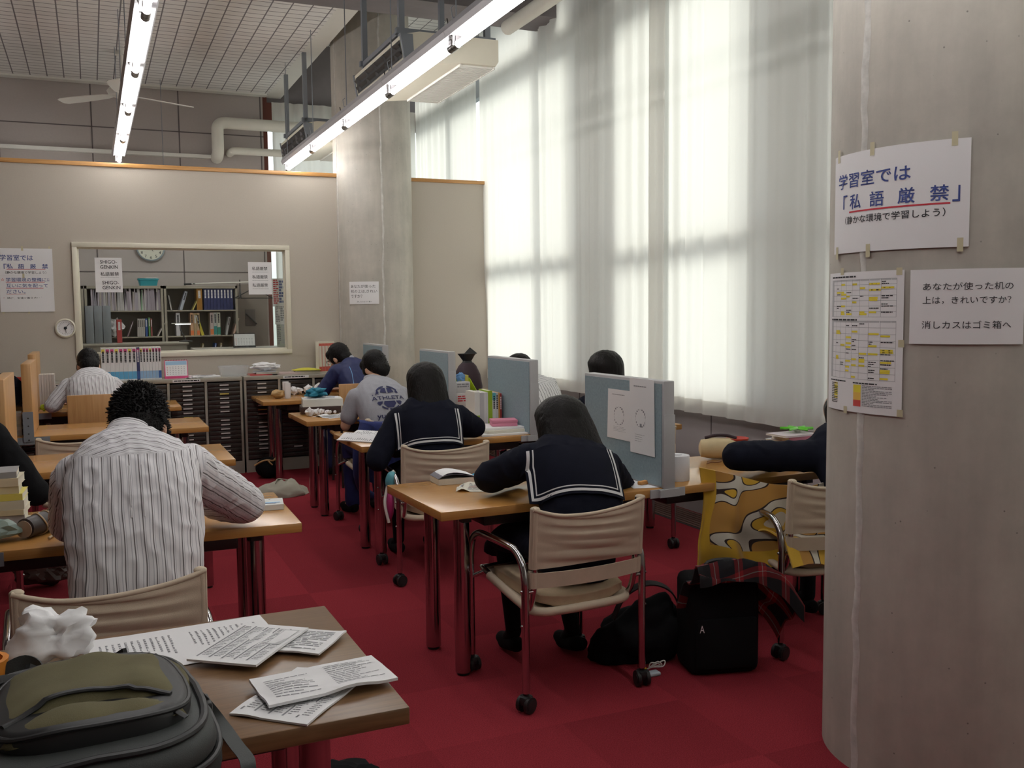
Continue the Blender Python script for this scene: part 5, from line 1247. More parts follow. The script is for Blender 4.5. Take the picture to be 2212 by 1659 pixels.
for i,(w_,d_,th,lab,rz_) in enumerate(((.37,.26,.012,'wide sketch pad at the bottom of the heap under the pink box',-2),(.30,.24,.018,'ring notebook in the heap under the pink box',3),(.29,.23,.014,'white file on top of the notebook heap under the pink box',-4))):
    b=MB(); b.rbox(-w_/2,w_/2,-d_/2,d_/2,0,th,.001,1); o=b.build('notebook',K['paper' if i!=1 else 'pages'],None); o.location=(2.345-.0*i,5.50+.02*i,z_); o.rotation_euler=(0,0,R(rz_)); tag(o,lab,'notebook'); z_+=th+.0006
t=thing('pink_box','pink lidded card box on the notebook heap','box',(2.36,5.52,z_),R(-14)); b=MB(); b.rbox(-.08,.08,-.06,.06,0,.022,.002); b.build('box_body',K['pinkbox'],t); b=MB(); b.rbox(-.082,.082,-.062,.062,.0225,.04,.002); b.build('lid',K['pinkbox'],t)
K['yel']=mat('yellow_toy',(.72,.48,.02),.4)
t=thing('toy_figure','small yellow toy figure standing by the white binders','toy',(2.215,5.70,TD)); b=MB(); b.lathe([(0,0),(.016,0),(.018,.012),(.013,.03),(.012,.036),(.021,.042),(.024,.056),(.018,.07),(.006,.074),(.006,.085),(.009,.09),(0,.095)],20); b.ell((.022,0,.046),(.012,.008,.006)); b.ell((-.022,0,.046),(.012,.008,.006)); b.build('figure_body',K['yel'],t)
t=thing('pencil_case','black and yellow pencil case with charms by the notebooks','pencil case',(2.16,5.62,TD),R(-35)); b=MB(); b.rbox(-.1,.1,-.03,.03,0,.028,.012,3); b.build('case_body',K['black'],t); b=MB(); b.rbox(-.098,.098,-.026,.026,.0285,.031,.001); b.build('yellow_top',K['yel'],t); b=MB()
for i in range(5): b.ell((.06+.014*i,-.045+.008*(i%2),.011),(.011,.011,.011),None,0,10,8)
b.build('charm',K[pal((.5,.48,.1))],t)
# third desk, window side: snack boxes, green holder, dark hat-like bag
K['lime']=mat('lime_plastic',(.38,.52,.02),.4)
def carton(label,loc,w,d,h,c,rz,rows=4,ink='inkred'):
    t=thing('carton',label,'box',loc,rz); b=MB(); b.rbox(-w/2,w/2,-d/2,d/2,0,h,.002); b.build('carton_body',K[pal(c)],t); s=Sheet(onplane((-w/2,-d/2-.0004,h),(1,0,0),(0,0,1),(0,-1,0))); s.lines(w*.1,h*.15,w*.9,h*.55,rows,ink,3,3,.6); s.finish(t,'print'); return t
carton('white carton with orange print beside the green file holder',(2.62,6.98,TD),.12,.09,.13,(.66,.62,.62),R(8),3)
carton('pale tissue carton stacked on the white carton with orange print',(2.625,6.985,TD+.1305),.125,.085,.085,(.60,.60,.62),R(5),2,'inkgrey')
crumple('blue_tissue','pale blue tissue sticking from the stacked carton',(2.62,6.985,TD+.216),.036,3.3,'sky',2,.5,'tissue',(1.2,.6,.9))
for x_,c,lab in ((2.70,(.20,.34,.52),'blue textbook upright behind the stacked cartons'),(2.73,(.62,.55,.1),'yellow topped textbook upright behind the stacked cartons'),(2.57,(.10,.30,.45),'dark blue textbook upright close to the divider')): book('textbook',lab,(x_,7.12,TD),(.028,.255,.2),c,title=False)
t=thing('file_holder','lime green plastic file holder on the third window row desk','file holder',(2.76,7.00,TD),R(12))
for x_ in (-.045,.045):
    b=MB(); b.add([(x_-.002,0,0),(x_-.002,.24,0),(x_-.002,.24,.23),(x_-.002,.16,.23),(x_-.002,.0,.08),(x_+.002,0,0),(x_+.002,.24,0),(x_+.002,.24,.23),(x_+.002,.16,.23),(x_+.002,0,.08)],[(0,4,3,2,1),(5,6,7,8,9),(0,1,6,5),(1,2,7,6),(2,3,8,7),(3,4,9,8),(4,0,5,9)]); b.build('side_panel',K['lime'],t)
b=MB(); b.box(-.045,.045,0,.24,0,.003); b.box(-.045,.045,.238,.24,0,.22); b.box(-.045,.045,-.001,.001,0,.07); b.build('tray_body',K['lime'],t)
book('memo_pad','pink memo pad in front of the lime file holder',(2.72,6.90,TD),(.014,.13,.08),(.62,.22,.36),rz=R(6),up=False,title=False,cat='notepad')
K['plum']=mat('plum_bag',(.030,.012,.020),.7,var=.2,vs=10)
t=thing('drawstring_bag','plum and black drawstring bag with pointed top on the third window row desk','bag',(2.80,7.28,TD))
b=MB(); rs=[]
for z,w_ in ((0,.085),(.05,.12),(.15,.125),(.25,.11),(.32,.075),(.345,.05)): rs.append([V((w_*math.cos(a)*(1+.08*noise.noise(V((math.cos(a)*2,math.sin(a)*2,z*6)))),w_*.8*math.sin(a),z)) for a in [2*PI*j/24 for j in range(24)]])
b.loft(rs); b.build('bag_body',K['plum'],t); b=MB(); b.loft([[V((w_*math.cos(a)*(1+.15*math.sin(a*5)),w_*.7*math.sin(a),z)) for a in [2*PI*j/20 for j in range(20)]] for z,w_ in ((.335,.05),(.36,.035),(.40,.06),(.42,.075))]); b.add([(.0,0,.37),(.09,.01,.42),(.03,.02,.47),(-.05,0,.40)],[(0,1,2,3),(3,2,1,0)]); b.build('gathered_top',K['black'],t)
book('red_snack_box','red and blue snack box behind the grey polo boy',(2.08,6.95,TD+.0),(.05,.17,.12),(.45,.03,.08),rz=R(10),title=False,cat='box',band=(.1,.5,(.05,.08,.4)))
# desk beside the pillar
t=thing('paperback','thick paperback lying face down and slightly open near the girl by the pillar','book',(1.47,4.03,TD),R(-2)); b=MB()
b.add([(-.085,-.06,0),(.085,-.06,0),(.085,.07,0),(-.085,.07,0),(-.085,-.06,.026),(.085,-.06,.026),(.085,.07,.026),(-.085,.07,.026)],[(0,3,2,1),(4,5,6,7),(0,1,5,4),(1,2,6,5),(2,3,7,6),(3,0,4,7)]); b.build('page_block',K['pages'],t); b=MB(); b.sheet([[(-.086+.172*i/10,-.062+.134*j/6,.027+.018*math.sin(PI*(i/10)**.7)) for j in range(7)] for i in range(11)],.0012); b.build('cover',K[pal((.10,.09,.12))],t); b=MB(); b.sheet([[(-.075+.16*i/10,-.055+.125*j/6,.030+.022*math.sin(PI*(i/10)**.7)) for j in range(7)] for i in range(11)],.001); b.build('inner_page',K['paper'],t)
K['cyan']=mat('cyan_cloth',(.015,.24,.42),.7,var=.15,vs=15)
t=thing('zip_pouch','flat cyan pouch behind the pillar girl\'s elbow','pouch',(1.66,4.06,TD),R(12)); b=MB(); b.sheet([[(-.085+.17*i/12,-.05+.1*j/8,.008+.026*math.sin(PI*i/12)**.6*math.sin(PI*j/8)**.6) for j in range(9)] for i in range(13)],.004); b.build('pouch_body',K['cyan'],t); b=MB(); b.rbox(-.08,.08,-.052,.05,0,.010,.004); b.build('pouch_base',K[pal((.42,.30,.2))],t)
flat_paper('note_sheet','cream notes with orange edges beside the pillar girl\'s arm',(1.50,3.84,TD),.14,.16,R(-28),.03,3,'pages',pr=lambda s,w,d:(s.rect(.004,.006,.02,d*.9,'inkgrey'),s.lines(w*.3,d*.1,w*.9,d*.85,9,'inkgrey',2,3,.4)))
flat_paper('note_sheet','orange edged notes lying under the cream ones',(1.56,3.92,TD),.13,.15,R(-10),.012,6,pal((.70,.36,.26)))
flat_paper('note_sheet','white worksheet by the divider next to the pillar girl',(2.205,3.60,TD),.14,.2,R(-14),.0,6)
b=MB(); b.rbox(-.03,.03,-.012,.012,0,.016,.004); o=b.build('wooden_stamp',K[pal((.58,.28,.08))],None); o.location=(2.20,3.58,TD+.0022); o.rotation_euler=(0,0,R(20)); tag(o,'small orange wooden block on the worksheet by the divider','block')
b=MB(); b.rbox(-.035,.035,-.05,.05,0,.075,.004); o=b.build('memo_block',K['pages'],None); o.location=(2.13,3.83,TD); tag(o,'cream block of cards behind the worksheet by the divider','memo block')
# sheets taped on the near divider (slot local to that desk: rotate 2 degrees about 2.24,3.80)
dm=Matrix.Translation((2.24,3.80,0))@Matrix.Rotation(R(2),4,'Z')
def onface(y,z): 
    o_=dm@V((-.0335,y,z)); ux=(dm.to_3x3()@V((0,-1,0))); n=(dm.to_3x3()@V((-1,0,0)))
    return lambda u,v,o=0.:o_+ux*u+V((0,0,-v))+n*(o+.0004)
def sketch(s,w,h,k):
    for i in range(18): a0,a1=2*PI*i/18,2*PI*(i+.8)/18; c=(w*.5,h*.55); q=w*.22; s.rect(c[0]+q*math.cos(a0)-.0005,c[1]+q*math.sin(a0)-.0005,c[0]+q*math.cos(a1)+.0005,c[1]+q*math.sin(a1)+.0005,'inkgrey')
    s.lines(w*.2,h*.1,w*.75,h*.14,1,'inkgrey',k,9,.35); s.lines(w*.25,h*.78,w*.8,h*.9,4,'inkgrey',k+1,6,.15)
pg=onface(.10,1.125); o=paper_on(pg,.20,.23,'sketch_sheet','pencil sketch sheet on the blue divider beside the pillar, set lower','paper',skew=-.04); s=Sheet(pg); sketch(s,.19,.22,1); s.finish(o,'print')
pg=onface(-.085,1.186); pq=lambda u,v,o=0.:pg(u,v,o+.001); o=paper_on(pq,.195,.335,'sketch_sheet','pencil sketch sheet folded over the top of the blue divider beside the pillar','paper',skew=.02); s=Sheet(pq); sketch(s,.18,.32,5); s.rect(.085,.20,.10,.216,'inkgrey'); s.finish(o,'print')
# right half of that desk
b=MB(); b.lathe([(.0195,0),(.056,0),(.057,.004),(.057,.108),(.055,.113),(.024,.114),(.0195,.110),(.0195,0)],36); o=b.build('toilet_roll',mat('tissue_paper',(.72,.70,.73),.9,bump=.3,bs=90),None,30); o.location=(2.40,3.62,TD); tag(o,'white toilet paper roll beside the divider near the pillar','toilet roll')
b=MB(); b.tube(smooth_path([(-.04,0,.004),(-.01,.006,.008),(.03,.002,.006),(.045,-.004,.012),(.0,-.012,.012),(-.04,-.004,.016)],4),.003,6); o=b.build('hair_clip',K[pal((.18,.09,.04))],None); o.location=(2.80,3.90,TD); tag(o,'brown hair clip on the bare desk top near the tan purse','hair clip')
K['purse']=mat('cream_purse',(.55,.44,.26),.7,var=.12,vs=10)
t=thing('soft_purse','cream soft purse with dark lining behind the slumped girl\'s elbow','purse',(2.93,4.02,TD),R(-30)); b=MB(); b.loft([[V((x_,.045*k*math.cos(a),.055+.055*k*math.sin(a))) for a in [2*PI*j/18 for j in range(18)]] for x_,k in ((-.11,.3),(-.10,.8),(-.04,1.),(.04,1.),(.10,.8),(.11,.3))]); b.build('purse_body',K['purse'],t); b=MB(); b.tube(smooth_path([(-.08,.0,.108),(-.03,.0,.121),(.03,0,.121),(.08,0,.108)],4),.008,8); b.build('zip_edge',K['plum'],t)
b=MB(); b.lathe([(.022,0),(.028,.0),(.05,.03),(.058,.045),(.056,.047),(.047,.031),(.02,.005),(0,.005)],30); o=b.build('rice_bowl',K[pal((.45,.035,.02))],None,40); o.location=(3.02,4.00,TD+.06); tag(o,'red bowl with a pale inside beside the cream purse','bowl')
b=MB(); b.rbox(-.06,.06,-.05,.05,0,.0595,.006); o=b.build('lunch_box',K['black'],None); o.location=(3.02,4.00,TD); tag(o,'dark lunch box holding up the red bowl','lunch box')
z_=TD
for i,(th,h,d,c,lab,dx,dr) in enumerate(((.03,.24,.18,(.60,.57,.52),'thick white workbook at the bottom of the stack by the curtain',0,-4),(.018,.25,.18,(.55,.53,.55),'grey workbook second from the bottom of the stack by the curtain',.01,3),(.022,.26,.19,(.60,.55,.58),'lilac edged magazine third in the stack by the curtain',.0,-8),(.012,.27,.20,(.62,.62,.64),'wide white magazine curling in the stack by the curtain',.03,8),(.024,.2,.15,(.42,.14,.20),'dark pink paperback near the top of the stack by the curtain',-.02,-3),(.01,.22,.15,(.60,.52,.56),'pale lilac booklet topping the stack by the curtain',-.04,4))):
    book('book',lab,(3.36+dx,3.86,z_),(th,h,d),c,rz=R(dr),up=False,title=False); z_+=th+.0006
K['green']=mat('green_plastic',(.10,.48,.02),.3)
t=thing('toy_plant','bright green plastic toy with leaf arms on top of the book stack','toy',(3.36,3.95,z_)); b=MB()
for a in (20,80,150,205,270,330):
    q=V((math.cos(R(a)),math.sin(R(a)),0)); b.loft([[V((0,0,.02+.006*k))+q*t_+V((-q.y,q.x,0))*w_*s_ for s_,k in ((-1,0),(0,1.4),(1,0),(0,-1.))] for t_,w_ in ((.0,.004),(.03,.016),(.06,.012),(.085,.001))])
b.build('toy_leaf',K['green'],t); b=MB(); b.ell((0,0,.014),(.018,.018,.014)); b.ell((.012,-.012,.01),(.01,.01,.01)); b.build('toy_body',K['white'],t)
for i in range(2): book('book','small white paperback in the low pile nearer the pillar',(3.47,3.70,TD+.0165*i),(.016,.17,.12),(.62,.6,.6),rz=R(6-9*i),up=False,title=False,group='small paperbacks near the pillar')
b=MB(); b.lathe([(.018,0),(.02,.002),(.02,.10),(.010,.12),(.010,.135)],20); o=b.build('lotion_bottle',K[pal((.62,.50,.38))],None,40); o.location=(2.62,4.0,TD); tag(o,'small cream bottle just past the toilet roll','bottle'); b=MB(); b.tube([(0,0,.135),(0,0,.165)],.009,12); b.build('bottle_cap',K[pal((.40,.12,.06))],o)
# aisle desk with the spiky haired man
z_=TD
for i,(th,h,d,c,lab,dx,dr) in enumerate(((.022,.23,.18,(.55,.50,.36),'blue grey covered workbook at the bottom of the tall stack',0,0),(.034,.21,.16,(.40,.38,.40),'grey topped book second from the bottom of the tall stack',-.01,2),(.02,.21,.16,(.62,.55,.38),'thin cream book third from the bottom of the tall stack',-.012,-2),(.032,.21,.16,(.58,.55,.45),'cream book with yellow spine in the middle of the tall stack',-.01,1),(.024,.21,.15,(.66,.58,.12),'yellow spined book in the middle of the tall stack',-.014,-1),(.026,.2,.15,(.62,.55,.35),'ivory book above the yellow spined one in the tall stack',-.02,2),(.03,.2,.15,(.58,.52,.38),'ivory book with paper slips near the top of the tall stack',-.02,-2),(.022,.21,.15,(.26,.27,.28),'grey and yellow covered book topping the tall stack',-.03,3))):
    book('book',lab,(-.345+dx,3.86-d/2+.05,z_),(th,h,d),c,rz=R(dr-3),up=False,title=False,band=None); z_+=th+.0006
b=MB(); b.add([(-.1,-.075,0),(.0,-.075,0),(.03,.075,0),(-.1,.075,0)],[(0,1,2,3)]); 
flat_paper('cover_flap','yellow dust jacket flap on top of the tall stack',(-.42,3.84,z_),.09,.14,R(3),.0,2,'yellow')
K['slate']=mat('slate_pouch',(.10,.15,.15),.7,var=.2,vs=12)
crumple('soft_pouch','pale green plastic pouch lying before the tall book stack',(-.34,3.68,TD),.075,5.5,pal((.22,.30,.27)),1.6,.4,'pouch',(1.3,.8,.5))
t=thing('pencil_case','dark striped rolled pencil case tied with a cord near the striped man','pencil case',(-.19,3.745,TD+.003),R(58)); b=MB(); b.loft([[V((x_,.036*k*math.cos(a),.036+.036*k*math.sin(a))) for a in [2*PI*j/18 for j in range(18)]] for x_,k in ((-.10,.5),(-.095,.95),(.0,1.05),(.08,.95),(.09,.6))]); b.build('case_body',K[pal((.035,.025,.025))],t); b=MB()
for x_ in (-.03,.02,.05): b.tube(smooth_path([(x_+.01*math.sin(a*2),.0385*math.cos(a),.036+.0385*math.sin(a)) for a in [2*PI*j/12 for j in range(12)]],2,True),.003,6,closed=True)
b.tube(smooth_path([(.02,-.036,.05),(.0,-.055,.02),(-.05,-.075,.006),(-.10,-.09,.005)],4),.004,6); b.build('cord',K[pal((.48,.36,.22))],t); b=MB(); b.tube([(-.101,0,.034),(-.104,0,.034)],.030,18); b.build('round_end',K[pal((.36,.28,.22))],t)
flat_paper('paper_sheet','white sheet poking out beside the striped man\'s back',(-.12,4.05,TD),.16,.24,R(12),.004,2)
t=book('textbook','white textbook with a blue wave cover beside the striped man\'s elbow',(.575,3.78,TD),(.022,.18,.13),(.70,.71,.70),rz=R(-8),up=False,title=False); s=Sheet(lambda u,v,o=0.:V((-.0115-o,.13-v,.002+.176*(u/.176)))); 
s=Sheet(lambda u,v,o=0.:V((-.0113-o,.128-v,.002+u))); s.rect(.01,.078,.165,.095,'skyp'); s.rect(.02,.098,.15,.104,'inkblue'); s.text('・・・',.05,.018,.13,.026,'ink'); s.finish(t,'cover_print')
# far aisle desks
z_=TD
for i,(th,c,lab) in enumerate(((.03,(.50,.49,.45),'grey book at the bottom of the pile by the wooden divider'),(.022,(.60,.58,.52),'white book second in the pile by the wooden divider'),(.02,(.46,.47,.38),'greenish book third in the pile by the wooden divider'),(.026,(.55,.52,.38),'cream book in the pile by the wooden divider'),(.024,(.56,.52,.40),'ivory book near the top of the pile by the wooden divider'),(.02,(.64,.63,.58),'white book on top of the pile by the wooden divider'))): book('book',lab,(-.54,6.87,z_),(th,.2,.15),c,rz=R(2*(i%3)-2),up=False,title=False); z_+=th+.0006
x=-.49
for th,h,c,lab,g in ((.03,.28,(.02,.14,.06),'dark green binder upright at the far aisle desk divider',None),(.016,.32,(.02,.02,.05),'tall navy book next to the dark green binder',None),(.014,.325,(.28,.24,.40),'tall lilac book next to the navy one on the far aisle desk',None)): book('binder' if 'binder' in lab else 'book',lab,(x+th/2,8.62,TD),(th,h,.2),c,title=False); x+=th+.004
for i in range(6): book('periodical','grey white periodical in the upright row beside the farther striped man',(x+.011,8.66,TD),(.018,.285,.2),(.56,.53,.52),title=False,group='grey white periodicals on the far aisle desk'); x+=.0195
b=MB(); b.rbox(-.012,.012,-.008,.008,0,.12,.004); o=b.build('glue_stick',K['white'],None); o.location=(-.44,8.58,TD); tag(o,'white glue bottle in front of the dark green binder','glue')
crumple('green_eraser_pouch','small lime green pouch at the elbow of the farther striped man',(-.38,8.50,TD),.03,2.2,'lime',1.5,.3,'pouch')
o=crumple('dark_bag','dark navy bag slumped between the two wooden dividers',(-.66,8.62,TD),.13,7.7,'navy',1.4,.35,'bag',(1,.8,1.05))
b=MB(); b.rbox(-.05,.05,-.04,.04,0,.06,.003); o=b.build('red_box',K[pal((.45,.04,.02))],None); o.location=(-.58,9.2,ZC); tag(o,'small red box on the cabinets beyond the wooden dividers','box')

# ------------------------------------------------------------------ brown desk: papers, bag, backpack
def pr_ads(s,w,d):
    for i in range(5):
        u=w*(.06+.18*i); s.rect(u,d*.08,u+w*.025,d*.92,'inkgrey'); s.lines(u+w*.045,d*.1,u+w*.15,d*.9,22,'inkgrey',i,2,.35)
    s.rect(w*.72,d*.1,w*.94,d*.5,'hlg'); s.rect(w*.735,d*.12,w*.925,d*.48,'paper',.0011)
def pr_cols(s,w,d): 
    for j in range(2):
        for i in range(12): u=w*(.08+.48*j)+w*.033*i; s.lines(u,d*.2,u+w*.012,d*(.55+.05*(i%4)),9,'inkgrey',i+j*20,1,.7)
PT=TD
flat_paper('handout_sheet','large white handout with columns of print along the far desk edge',(.165,2.315,PT),.42,.27,R(4),.006,1,pr=pr_cols)
flat_paper('leaflet','folded leaflet with a grey cover print, lower one of the overlapped pair',(.405,2.215,PT+.006),.20,.15,R(-38),.008,5,pr=pr_text(12),th=.004)
flat_paper('leaflet','folded leaflet with grey advert columns on the overlapped pair by the backpack',(.305,2.215,PT+.012),.17,.25,R(-38),.005,8,pr=pr_ads,th=.005)
flat_paper('leaflet','folded grey printed leaflet beneath the white booklet at the desk corner',(.36,1.90,PT),.17,.25,R(-42),.006,3,pr=pr_ads,th=.004)
flat_paper('booklet','white open booklet lying across the leaflet at the desk corner',(.41,1.925,PT+.012),.27,.15,R(6),.010,4,pr=lambda s,w,d:(s.lines(w*.08,d*.2,w*.42,d*.9,10,'inkgrey',1,6,.3),s.lines(w*.56,d*.12,w*.94,d*.85,12,'inkgrey',2,7,.3)),th=.006)
o=crumple('plastic_bag','white crumpled plastic bag at the far edge of the brown desk',(-.105,2.30,PT),.088,9.3,'paper',1.1,.75,'bag',(1.0,.7,.75),None,4); o.data.set_sharp_from_angle(angle=R(60))
K['olive']=mat('olive_canvas',(.125,.108,.052),.9,var=.2,vs=7,bump=.4,bs=700); K['gusset']=mat('grey_nylon',(.04,.044,.043),.65,var=.2,vs=9,bump=.3,bs=500); K['mesh']=mat('black_mesh',(.012,.012,.012),.85,bump=.6,bs=900)
t=thing('backpack','olive and black backpack lying on the brown desk','backpack',(-.036,1.745,PT),R(4)); t.scale=(1,1,.82)
def sq(cx,cy,a,b_,z,n=48,ex=3.6,f=lambda x,y:0.,tw=0.):
    out=[]
    for j in range(n):
        th=2*PI*j/n; c,s_=math.cos(th),math.sin(th); x=cx+a*math.copysign(abs(c)**(2/ex),c); y=cy+b_*math.copysign(abs(s_)**(2/ex),s_)
        x*=1-.10*max(0,(y)/.25) ; out.append(V((x,y,z+f(x,y))))
    return out
nz=lambda k,a_,sd=0:(lambda x,y:a_*noise.noise(V((x*k,y*k,sd))))
b=MB(); b.loft([sq(0,0,.17,.22,0),sq(0,0,.20,.25,.014),sq(0,0,.205,.255,.045,f=nz(9,.008)),sq(0,0,.195,.245,.07),sq(0,0,.18,.23,.072)]); b.build('back_panel',K['mesh'],t,50)
b=MB(); b.loft([sq(0,0,.185,.235,.066),sq(0,0,.198,.245,.085,f=nz(10,.006,2)),sq(0,.0,.192,.238,.115,f=nz(9,.010,4)),sq(0,0,.178,.222,.132,f=nz(8,.010,5)),sq(0,0,.165,.21,.136)]); b.build('gusset',K['gusset'],t,50)
f1=lambda x,y:.012*noise.noise(V((x*11,y*11,1)))+.03*max(0,1-(x/.16)**2)*max(0,1-(y/.2)**2)
b=MB(); b.loft([sq(0,-.0,k*.174,k*.217,.128,f=(lambda kk:(lambda x,y:f1(x,y)*(1-kk**6)))(k)) for k in (1.,.97,.9,.8,.6,.35,.1)]); b.build('front_panel',K['olive'],t,60)
b=MB(); G=[[V((x_*(1-.10*max(0,y_/.25)),y_,.131+f1(x_,y_)*.9+.004-.045*max(0,(y_-.19)/.05)**2)) for y_ in [.148+.087*j/8 for j in range(9)]] for x_ in [-.15+.30*i/20 for i in range(21)]]; b.sheet(G,.008); b.build('top_panel',K['mesh'],t,60)
b=MB(); b.tube([p+V((0,0,.0)) for p in sq(0,0,.180,.224,.134,f=nz(8,.010,5))],.0075,8,closed=True); b.tube([p for p in sq(0,0,.201,.249,.074)],.006,8,closed=True); b.build('zipper',K['black'],t)
fp=lambda x,y:.008*noise.noise(V((x*9,y*9,8)))+.014*max(0,1-((x-.01)/.14)**2)
b=MB(); b.loft([sq(.008,-.01,.150,.160,.12),sq(.008,-.01,.154,.164,.150,f=fp),sq(.008,-.01,.148,.158,.165,f=fp),sq(.008,-.01,.138,.148,.168,f=fp)]); b.build('pocket_wall',K['black'],t,50)
f2=lambda x,y:fp(x,y)+.014*max(0,1-(x/.14)**2)*(1 if y>-.07 else .4)-.022*math.exp(-((y+.075+.05*(x/.14)**2)/.013)**2)+.010*noise.noise(V((x*16,y*7,4)))
b=MB(); G=[]
for i in range(31):
    u=-1+2*i/30; row=[]
    for j in range(31):
        v=-1+2*j/30; k=1.0; x=.008+.142*u*math.sqrt(1-.5*v**4*.35); y=-.01+.152*v*math.sqrt(1-.5*u**4*.35); x*=1-.10*max(0,y/.25); row.append(V((x,y,.166+f2(x,y)-.02*max(abs(u),abs(v))**10)))
    G.append(row)
b.sheet(G,.004); b.build('pocket_front',K['olive'],t,70)
b=MB(); b.tube([V((x_,-.060-.05*(x_/.14)**2,.174+f2(x_,-.060-.05*(x_/.14)**2))) for x_ in [-.125+.25*i/24 for i in range(25)]],.006,8,flat=(1,.8)); b.tube([p+V((0,0,.002)) for p in sq(.008,-.01,.150,.160,.158,f=fp)],.0055,8,closed=True); b.build('pocket_zipper',K['black'],t)
b=MB(); b.tube([(.10,-.115,.172),(.125,-.15,.163),(.14,-.165,.152)],.0035,6,flat=(1.6,.6)); b.build('zipper_pull',K['black'],t)
def strap(pts,w,th,nm,m='black',n=7):
    b=MB(); P=smooth_path(pts,n); b.tube(P,1.,4,flat=(w/2*1.41,th/2*1.41)); 
    o=b.build(nm,K[m],t,40); return o
def ribbon(pts,w,th,nm,m,par,side=V((1,0,0)),n=6):
    P=smooth_path(pts,n); b=MB(); k=len(P); G=[]
    for i,p in enumerate(P):
        d=(P[min(i+1,k-1)]-P[max(i-1,0)]).normalized(); s_=side-d*side.dot(d); s_.normalize(); G.append([p-s_*w/2,p,p+s_*w/2])
    b.sheet(G,th); return b.build(nm,K[m],par,40)
ribbon([(-.15,.16,.12),(-.20,.10,.14),(-.245,.0,.10),(-.255,-.10,.05),(-.225,-.17,.015),(-.16,-.20,.012)],.062,.014,'shoulder_strap','mesh',t,V((.8,.5,.2)))
ribbon([(.185,.03,.10),(.205,.06,.06),(.225,.065,.02),(.235,.03,.006),(.24,-.04,.004),(.245,-.10,.004),(.243,-.125,-.004),(.243,-.128,-.05),(.243,-.126,-.10)],.026,.002,'webbing_strap','gusset',t,V((1,.1,0)))
b=MB(); b.rbox(.185,.215,.03,.085,.045,.075,.006,2); b.build('buckle',K['black'],t)
ribbon([(-.09,.22,.14),(-.06,.275,.10),(0,.285,.10),(.06,.275,.10),(.09,.22,.14)],.03,.008,'grab_handle','mesh',t,V((0,.2,1)))
for sx in (-1,1): b=MB(); b.loft([sq(sx*.162,.08,.018,.07,.118+.0,24),sq(sx*.165,.08,.022,.075,.134,24),sq(sx*.160,.08,.016,.06,.142,24)]); b.build('side_patch',K['olive'],t,50)
# orange pouch and its strap at the frame edge
K['orange']=mat('orange_nylon',(.62,.21,.02),.6,var=.1)
t2=thing('orange_pouch','orange lined pouch with a dark strap beside the backpack','pouch',(-.255,2.13,PT),R(10))
b=MB(); b.loft([[V((w_*math.cos(a),w_*.8*math.sin(a),z)) for a in [2*PI*j/20 for j in range(20)]] for w_,z in ((.05,0),(.07,.03),(.072,.075),(.075,.09),(.064,.09),(.06,.03),(.02,.02))]); b.build('pouch_body',K['orange'],t2,50)
ribbon([(.06,-.02,.06),(.10,-.03,.075),(.125,-.06,.06),(.12,-.10,.03),(.07,-.12,.012),(.0,-.11,.006),(-.06,-.08,.004)],.035,.003,'dark_strap','gusset',t2,V((0,.2,1)))
# bag below the brown desk
o=crumple('floor_bag','black bag on the carpet below the brown desk end',(.56,2.62,.0),.17,15.1,'blackcloth',1.5,.5,'bag',(1.2,.9,.55),None,4)

# ------------------------------------------------------------------ floor bags, jacket, blanket
K['linen']=mat('linen_tote',(.40,.38,.31),.9,var=.12,vs=6,bump=.4,bs=350)
t=thing('tote_bag','grey linen tote bag collapsed on the red carpet in the aisle','bag',(1.36,7.85,0),R(8)); bm=bmesh.new(); bmesh.ops.create_icosphere(bm,subdivisions=4,radius=1)
for v in bm.verts:
    p=v.co.copy(); z=max(0,p.z); wx=.24*(1-.25*z); v.co=V((p.x*wx+.03*noise.noise(p*2),p.y*.17,max(0.002,.115*z**.8*(1+.35*noise.noise(p*1.7))+.01*noise.noise(p*6))))
b=MB(); b.frombm(bm); b.build('bag_body',K['linen'],t,60); ribbon([(-.06,-.06,.105),(-.03,-.03,.135),(.03,.0,.125),(.10,.02,.10),(.16,.0,.06)],.022,.003,'bag_handle','linen',t,V((.2,1,0)))
t=thing('gym_bag','round black bag with tan ties below the desk by the far pillar','bag',(1.41,8.72,0)); b=MB(); b.ell((0,0,.095),(.115,.10,.098),None,0,20,14); b.build('bag_body',K['blackcloth'],t)
b=MB(); b.tube(smooth_path([(-.13,-.06,.13),(-.07,-.08,.165),(-.02,-.09,.175),(.03,-.08,.165),(.06,-.06,.185)],4),.008,6); b.tube(smooth_path([(-.02,-.09,.175),(.0,-.10,.15),(.02,-.10,.13)],4),.007,6); b.build('tie_cord',K['tan'],t)
t=thing('school_bag','tall black school bag standing on the carpet by the pillar','bag',(2.335,3.22,0),R(-14)); b=MB(); b.rbox(-.15,.15,-.10,.10,.0,.40,.035,3); b.rbox(-.13,.13,-.115,-.09,.03,.24,.02,2); b.build('bag_body',K['blackcloth'],t); b=MB(); b.tube(smooth_path([(-.08,-.06,.40),(-.06,-.05,.46),(.06,-.05,.46),(.08,-.06,.40)],5),.009,8); b.build('bag_handle',K['black'],t)
sf=Sheet(onplane((-.12,-.1165,.22),(1,0,0),(0,0,1),(0,-1,0))); sf.text('A',.0,.0,.02,.03,'paper'); b=sf.finish(t,'lettering')
